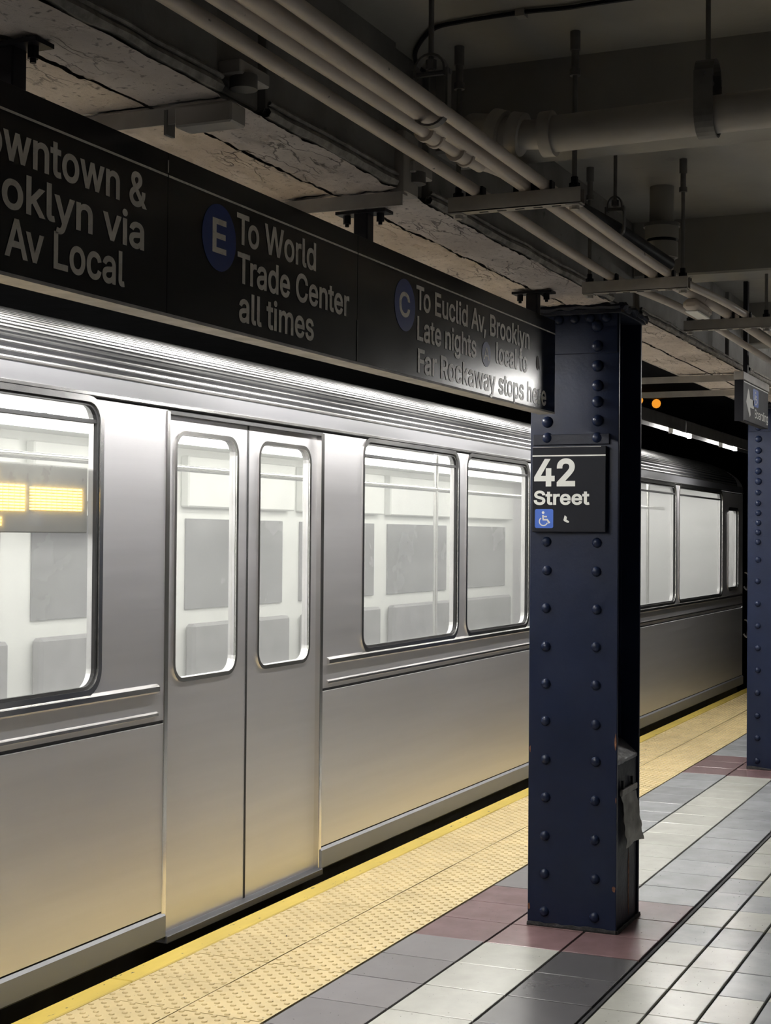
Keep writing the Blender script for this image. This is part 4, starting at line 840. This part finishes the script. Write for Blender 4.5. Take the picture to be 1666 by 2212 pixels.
MB().cyl((5.6, 1.372, 2.585), (5.6, 1.372, 2.643), 0.060, 24).build('lower_collar', CEIL, vp, smooth=True)
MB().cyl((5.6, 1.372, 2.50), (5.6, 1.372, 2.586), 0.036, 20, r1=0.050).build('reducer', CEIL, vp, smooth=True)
cb = thing('ceiling_shadow', 'thin dark cable curving across the grey ceiling', 'shadow', (3.6, 1.2, 2.84))  # a conduit's curved shadow on the ceiling, added as a thin black tube
MB().tube(smooth_path([(4.3, 1.64, 2.842), (3.95, 1.64, 2.842), (3.84, 1.625, 2.842), (3.73, 1.575, 2.842), (3.61, 1.48, 2.842), (3.585, 1.389, 2.842), (3.578, 1.233, 2.842), (3.59, 1.112, 2.842), (3.585, 0.972, 2.842), (3.58, 0.2, 2.842), (3.58, -2, 2.842)]), 0.006, 8).build('shadow_tube', BLACKM, cb, smooth=True)
MB().box(3.57, 3.60, 1.222, 1.246, 2.832, 2.852).build('clip', RACK, cb)

# ================================================================== SOFFIT STRAPS (arms that carry the edge lights)
def arm(X, label, sleeve):
    a = thing('angle_bracket', label, 'bracket', (X, 1.9, 2.44), 'bracket arms across the girder soffit')
    MB().box(X-0.018, X+0.018, 1.60, 2.62, 2.4475, 2.4535).box(X-0.018, X-0.013, 1.60, 2.62, 2.417, 2.4475).build('angle_bar', RACK, a)
    if sleeve:
        MB().box(X-0.030, X+0.034, 1.590, 1.728, 2.405, 2.449).build('sleeve_box', PIPE, a, bevel=0.004)
        MB().box(X-0.02, X+0.012, 1.752, 1.760, 2.395, 2.448).build('tab', RODM, a)
    for y in (1.66, 1.93):
        MB().cyl((X, y, 2.435), (X, y, 2.449), 0.011, 6).build('bolt', RODM, a)
    return a
arm(2.800, 'nearest bracket arm with a sleeve box under the girder', True)
arm(3.712, 'bracket arm under the girder next to the E panel hanger', False)
arm(8.50, 'bracket arm under the girder just past the nearest column', False)
arm(9.35, 'farthest bracket arm under the girder before the Boarding sign', False)

# ================================================================== LIGHT FIXTURES
ch = thing('light_channel', 'long dark channel over the platform edge that holds the tube lamps', 'light channel', (6, 2.69, 2.40))
for i in range(8):
    a = -3.0+i*2.4
    MB().box(a+.002, a+2.398, 2.600, 2.606, 2.345, 2.440).box(a+.002, a+2.398, 2.600, 2.785, 2.434, 2.440).box(a+.002, a+2.398, 2.779, 2.785, 2.368, 2.440).build('channel_section', CHAN, ch)
GRP = 'tube lamps in the channel over the platform edge'
k = 0
for xc in (2.2, 4.05, 5.9, 7.75, 9.6, 11.63, 13.45):
    hide = xc < 11
    lab = 'white tube lamp in the edge light channel hidden behind the long overhead sign' if hide else \
          ('white tube lamp glowing just right of the nearest column above the train' if xc < 12 else 'white tube lamp glowing beside the farther column above the train')
    if hide: lab = ('first', 'second', 'third', 'fourth', 'fifth')[k]+' white tube lamp from the viewer in the edge light channel'; k += 1
    t = thing('tube_lamp', lab, 'lamp', (xc, 2.69, 2.40), GRP)
    L = 0.62 if hide else 0.33
    MB().box(xc-L, xc+L, 2.612, 2.775, 2.420, 2.432).build('reflector', REFL, t)
    MB().cyl((xc-L+0.03, 2.695, 2.352), (xc+L-0.03, 2.695, 2.352), 0.0135, 12).build('tube', TUBE_E, t, smooth=True)
    for s in (-1, 1):
        MB().box(xc+s*(L-0.02)-0.012, xc+s*(L-0.02)+0.012, 2.678, 2.712, 2.335, 2.422).build('lamp_holder', REFL, t)
for i, xc in enumerate((9.25,)):
    t = thing('ceiling_batten', 'white tube batten hanging over the middle of the platform', 'lamp', (xc, 0.35, 2.45), 'battens over the middle of the platform')
    MB().box(xc-0.62, xc+0.62, 0.27, 0.43, 2.520, 2.575).build('housing', REFL, t, bevel=0.005)
    for y in (0.31, 0.39):
        MB().cyl((xc-0.59, y, 2.50), (xc+0.59, y, 2.50), 0.0135, 12).build('tube', TUBE_P, t, smooth=True)
    for s in (-1, 1):
        MB().box(xc+s*0.60-0.012, xc+s*0.60+0.012, 0.285, 0.415, 2.480, 2.521).build('lamp_holder', REFL, t)
        MB().cyl((xc+s*0.4, 0.35, 2.575), (xc+s*0.4, 0.35, 2.855), 0.006, 8).build('rod', RODM, t)
for (x, y, z, r, lab) in ((16.2, 4.02, 3.00, 0.05, 'brighter amber signal lamp in the dark above the train'), (15.6, 4.05, 2.985, 0.04, 'dimmer amber signal lamp next to the nearest column')):
    t = thing('signal_lamp', lab, 'lamp', (x, y, z), 'amber lamps above the train')
    MB().box(x+0.01, x+0.12, y-r*1.2, y+r*1.2, z-r*1.2, z+0.08).build('lamp_case', UNDER, t, bevel=0.01)
    me = dome_mesh(r, r*0.7, 'x'); link('lens', me, AMBER, t, (x+0.01, y, z))
cr = thing('track_pipe', 'grey pipe running along under the dark track ceiling', 'pipe', (9, 2.35, 2.62))
MB().tube([(2, 2.35, 2.66), (30, 2.35, 2.66)], 0.03, 14).build('pipe_run', PIPE, cr, smooth=True)
for i in range(10):
    x = 4.4+i*2.0
    MB().box(x-0.015, x+0.015, 2.335, 2.365, 2.68, 3.03).build('drop_strap', RODM, cr)

# ================================================================== NOTICE ON THE COLUMN FOOT
nt_ = thing('torn_notice', 'crumpled grey notice hanging from the side of the nearest column foot', 'notice', (6.02, 1.59, 0.42))
mb = MB(); vs = []; fs = []; nx, nz = 10, 16
for i in range(nx+1):
    for j in range(nz+1):
        s, t = i/nx, j/nz
        x = 5.895+0.225*s+0.045*t+0.010*math.sin(t*7)
        z = 0.540-0.225*t-0.020*s*(1-t)+0.022*s*0 + 0.012*math.sin(s*3.1)*t
        y = 1.600-0.006-0.020*t*abs(math.sin(t*2.6))-0.010*s*t+0.007*noise.noise(Vector((x*30, z*30, 0)))
        if z < 0: z = 0.01
        vs.append((x, y, z))
for i in range(nx):
    for j in range(nz): q = i*(nz+1)+j; fs.append((q, q+nz+1, q+nz+2, q+1))
n = len(vs); vs += [(x, y+0.002, z) for x, y, z in vs]; fs += [tuple(i+n for i in reversed(f)) for f in fs]
mb.add(vs, fs); mb.build('sheet', NOTICE, nt_, smooth=True)
MB().box(5.895, 6.125, 1.588, 1.600, 0.528, 0.552).build('top_fold', NOTICE, nt_, bevel=0.002)
for x in (5.93, 6.07):
    MB().box(x-0.006, x+0.006, 1.592, 1.602, 0.552, 0.585).build('tie', BLACKM, nt_)

# ================================================================== TRAIN
TY = 3.10; TX0, TX1 = 0.2, 16.25
tr = thing('subway_train', 'stainless steel subway train with lit windows standing at the platform', 'train', (8, 4.4, 0))
def holed_panel(name, x0, x1, z0, z1, holes, y, m, parent, depth=0.045, k=6):
    bm = bmesh.new(); edges = []
    def loop(p):
        vs = [bm.verts.new((x, y, z)) for x, z in p]
        es = [bm.edges.new((vs[i], vs[(i+1) % len(vs)])) for i in range(len(vs))]; edges.extend(es); return vs
    loop([(x0, z0), (x1, z0), (x1, z1), (x0, z1)])
    hl = [loop(rrect(a, b, c, d, r, k)) for a, b, c, d, r in holes]
    bmesh.ops.triangle_fill(bm, edges=edges, use_beauty=True)
    bmesh.ops.recalc_face_normals(bm, faces=bm.faces)
    for f in bm.faces:
        if f.normal.y > 0: f.normal_flip()
    for h in hl:
        back = [bm.verts.new((v.co.x, y+depth, v.co.z)) for v in h]
        for i in range(len(h)): bm.faces.new((h[i], h[(i+1) % len(h)], back[(i+1) % len(h)], back[i]))
    me = bpy.data.meshes.new(name); bm.to_mesh(me); bm.free()
    c = Vector(((x0+x1)/2, y, (z0+z1)/2)); me.transform(Matrix.Translation(-c))
    return link(name, me, m, parent, c)
def ring(name, x0, x1, z0, z1, r, wd, y0, y1, m, parent, k=6):
    a = rrect(x0-wd, x1+wd, z0-wd, z1+wd, r+wd, k); b = rrect(x0, x1, z0, z1, r, k); n = len(a)
    vs = [(x, y0, z) for x, z in a]+[(x, y0, z) for x, z in b]+[(x, y1, z) for x, z in a]+[(x, y1, z) for x, z in b]
    fs = []
    for i in range(n):
        j = (i+1) % n
        fs += [(i, j, n+j, n+i), (2*n+i, 3*n+i, 3*n+j, 2*n+j), (i, 2*n+i, 2*n+j, j), (n+i, n+j, 3*n+j, 3*n+i)]
    mb = MB(); mb.add(vs, fs); return mb.build(name, m, parent)
def pane(x0, x1, z0, z1, r, y, parent):
    p = rrect(x0, x1, z0, z1, r, 6); mb = MB(); mb.prism(p, 'y', y, y+0.006)
    return mb.build('pane', GLASS, parent)
ZW0, ZW1 = 1.000, 2.002
windows = [(1.95, 3.30), (3.42, 4.50), (6.72, 7.97), (8.12, 9.20), (11.50, 13.20), (13.34, 15.18)]
doors = [(0.20, 1.50), (4.95, 6.27), (9.68, 11.0)]
# side sheets between the doors
bays = [(1.50, 4.95), (6.27, 9.68), (11.0, TX1)]
for a, b in bays:
    hs = [(wa, wb, ZW0, ZW1, 0.07) for wa, wb in windows if a < wa < b]
    if b == TX1: hs.append((15.48, 15.98, 1.05, 1.85, 0.05))
    holed_panel('side_sheet', a, b, 0.846, 2.014, hs, TY, STEEL, tr)
    MB().box(a, b, TY, TY+0.04, 0.128, 0.832).build('lower_sheet', STEEL, tr)
    MB().box(a, b, TY+0.012, TY+0.04, 0.832, 0.846).build('panel_gap', RUBBER, tr)
    MB().prism([(TY, 0.950), (TY-0.014, 0.958), (TY-0.014, 0.976), (TY, 0.986)], 'x', a+0.06, b-0.06).build('sill_rail', STEEL_B, tr)
    MB().prism([(TY, 0.862), (TY-0.009, 0.866), (TY-0.009, 0.876), (TY, 0.882)], 'x', a+0.06, b-0.06).build('belt_rail', STEEL_B, tr)
    MB().prism([(TY, 0.024), (TY-0.012, 0.034), (TY-0.012, 0.112), (TY, 0.122)], 'x', a, b).build('kick_rail', KICK, tr)
    MB().box(a, b, TY+0.004, TY+0.04, 0.110, 0.130).build('kick_gap', RUBBER, tr)
for wa, wb in windows + [(15.48, 15.98)]:
    cab = wa > 15.4
    z0, z1, r = (1.05, 1.85, 0.05) if cab else (ZW0, ZW1, 0.07)
    wn = ring('window', wa, wb, z0, z1, r, 0.022, TY-0.006, TY+0.010, STEEL_B, tr)
    ring('gasket', wa+0.012, wb-0.012, z0+0.012, z1-0.012, r-0.01, 0.012, TY+0.002, TY+0.016, RUBBER, wn)
    pane(wa+0.004, wb-0.004, z0+0.004, z1-0.004, r, TY+0.02, wn)
    if not cab: MB().box(wa+0.01, wb-0.01, TY+0.004, TY+0.030, 1.930, 1.943).build('transom', RUBBER, wn)
for a, b in doors:
    m_ = (a+b)/2
    for x0, x1 in ((a, m_-0.006), (m_+0.006, b)):
        wx0, wx1 = x0+0.095, x1-0.095
        dl = holed_panel('door_leaf', x0, x1, 0.035, 2.0, [(wx0, wx1, 0.99, 1.93, 0.06)], TY+0.022, STEEL, tr, depth=0.03)
        ring('window_trim', wx0, wx1, 0.99, 1.93, 0.06, 0.016, TY+0.016, TY+0.024, STEEL_B, dl)
        pane(wx0+0.003, wx1-0.003, 0.993, 1.927, 0.058, TY+0.034, dl)
    MB().box(m_-0.006, m_+0.006, TY+0.020, TY+0.045, 0.035, 2.0).build('door_seal', RUBBER, tr)
    for x in (a, b):
        MB().box(x-0.014, x+0.014, TY-0.004, TY+0.040, 0.03, 2.012).build('door_post', STEEL_B, tr, bevel=0.003)
    MB().box(a, b, TY-0.02, TY+0.05, 0.005, 0.034).build('threshold', LETTERB, tr, bevel=0.003)
    MB().box(a, b, TY, TY+0.05, 2.0, 2.014).build('door_header', RUBBER, tr)
# fascia, gutter and ribbed roof
MB().box(TX0, TX1, TY+0.004, TY+0.03, 2.014, 2.022).build('gutter_gap', RUBBER, tr)
MB().box(TX0, TX1, TY-0.002, TY+0.03, 2.022, 2.096).build('fascia', LETTERB, tr)
MB().prism([(TY-0.002, 2.024), (TY-0.010, 2.026), (TY-0.010, 2.036), (TY-0.002, 2.040)], 'x', TX0, TX1).build('drip_rail', STEEL_B, tr)
RA, RB = 0.90, 0.31
def roofp(t): return (TY+RA*(1-math.cos(t)), 2.096+RB*math.sin(t))
prof = [roofp(i/24*PI/2) for i in range(25)]
prof2 = prof+[(TY+2.6-(y-TY), z) for y, z in prof[::-1]]
mb = MB(); n = len(prof2)
mb.add([(TX0, y, z) for y, z in prof2]+[(TX1-0.3, y, z) for y, z in prof2], [(i, i+1, n+i+1, n+i) for i in range(n-1)])
mb.build('roof_shell', ROOFGAP, tr, smooth=True)
arc = [(t/400*PI/2) for t in range(401)]; s = 0; nxt = 0.012; last = roofp(0); ribs = []
for t in arc[1:]:
    p = roofp(t); s += math.hypot(p[0]-last[0], p[1]-last[1]); last = p
    if s >= nxt: ribs.append(t); nxt += 0.030
for t in ribs[:24]:
    y, z = roofp(t); dy, dz = RA*math.sin(t), RB*math.cos(t); l = math.hypot(dy, dz); dy /= l; dz /= l; ny, nz = -dz, dy
    hw, hh = 0.0078, 0.0062
    poly = [(y-dy*hw, z-dz*hw), (y-dy*hw*0.65+ny*hh*0.8, z-dz*hw*0.65+nz*hh*0.8), (y+ny*hh, z+nz*hh), (y+dy*hw*0.65+ny*hh*0.8, z+dz*hw*0.65+nz*hh*0.8), (y+dy*hw, z+dz*hw)]
    MB().prism(poly, 'x', TX0, TX1-0.35).build('roof_rib', STEEL_ROOF, tr)
# rounded far end of the car
mb = MB(); vs = []; fs = []; secs = 9
base = [(TY, 0.03), (TY, 0.9), (TY, 2.0), (TY, 2.09)]+prof[2::3]+[(TY+1.3, 2.406)]
base = base+[(2*(TY+1.3)-y, z) for y, z in base[::-1][1:]]
for i in range(secs):
    t = i/(secs-1); x = TX1-0.32+0.75*math.sin(t*PI/2) if i else TX1-0.32
    k_ = math.cos(t*PI/2)**0.5 if t < 1 else 0.0
    for y, z in base:
        yc = TY+1.3; sy = 0.80+0.20*k_; zz = z if z < 2.0 else 2.0+(z-2.0)*(0.25+0.75*k_)
        vs.append((x if z > 2.0 else max(x, TX1-0.001), yc+(y-yc)*sy, zz))
nb = len(base)
for i in range(secs-1):
    for j in range(nb-1): fs.append((i*nb+j, i*nb+j+1, (i+1)*nb+j+1, (i+1)*nb+j))
fs.append(tuple((secs-1)*nb+j for j in range(nb)))
mb.add(vs, fs); mb.build('end_cap', STEEL, tr, smooth=True)
for z in (0.55, 1.05):
    MB().tube(smooth_path([(TX1+0.08, TY, z), (TX1+0.08, TY-0.035, z-0.03), (TX1+0.12, TY-0.035, z+0.12), (TX1+0.12, TY, z+0.15)], 5), 0.010, 8).build('grab_iron', STEEL_B, tr, smooth=True)
# underframe and near end wall
MB().box(TX0, TX1, TY+0.05, TY+2.55, -0.75, 0.02).build('underframe', UNDER, tr)
MB().box(TX0-0.04, TX0, TY, TY+2.6, 0.0, 2.40).build('end_wall', STEEL, tr)
# interior
MB().box(TX0, TX1, TY+0.05, TY+2.55, 0.02, 0.03).build('car_floor', CARFLOOR, tr)
MB().box(TX0, TX1-0.3, TY+0.04, TY+2.56, 2.150, 2.165).build('car_ceiling', CARWHITE, tr)
MB().box(TX0, TX1, TY+2.55, TY+2.60, 0.02, 2.16).build('far_wall', CARWHITE, tr)
for i in range(9):
    a = 0.5+i*1.75
    MB().box(a, a+1.45, TY+2.535, TY+2.551, 1.02, 1.66).build('far_window', CARGREY, tr, bevel=0.004)
    MB().box(a-0.06, a+1.55, TY+2.48, TY+2.55, 1.74, 2.10).build('advert_panel', CARWHITE, tr, bevel=0.01)
    MB().box(a, a+1.45, TY+2.05, TY+2.54, 0.36, 0.45).box(a, a+1.45, TY+2.46, TY+2.54, 0.45, 0.92).build('bench_seat', SEAT, tr, bevel=0.02)
for y in (TY+0.62, TY+1.30, TY+1.95):
    for i in range(11):
        a = TX0+0.1+i*1.44
        MB().box(a, a+1.38, y-0.075, y+0.075, 2.120, 2.149).build('light_strip', TUBE_C, tr)
MB().tube([(TX0, TY+0.75, 1.86), (TX1-0.4, TY+0.75, 1.86)], 0.016, 10).build('grab_rail', STEEL_B, tr, smooth=True)
for i in range(8):
    x = 1.9+i*1.9
    MB().cyl((x, TY+0.75, 0.03), (x, TY+0.75, 2.15), 0.016, 10).build('grab_pole', STEEL_B, tr, smooth=True)
# destination display inside the window beside the first door
dd = MB().box(3.50, 4.48, TY+0.032, TY+0.075, 1.545, 1.775).build('destination_display', LEDOFF, tr, bevel=0.004)
mb = MB()
def rows(x0, x1, z0, z1, n, st):
    dz = (z1-z0)/n
    for i in range(n):
        x = x0
        while x < x1-0.004:
            mb.box(x, min(x+st*0.8, x1), TY+0.029, TY+0.033, z0+dz*(i+0.15), z0+dz*(i+0.72)); x += st
rows(3.56, 4.12, 1.615, 1.705, 9, 0.03); rows(4.15, 4.44, 1.620, 1.700, 8, 0.03)
rows(3.56, 3.98, 1.722, 1.752, 3, 0.03); rows(3.56, 4.00, 1.566, 1.598, 3, 0.03)
o = mb.build('led_rows', LED, dd); o['kind'] = 'stuff'
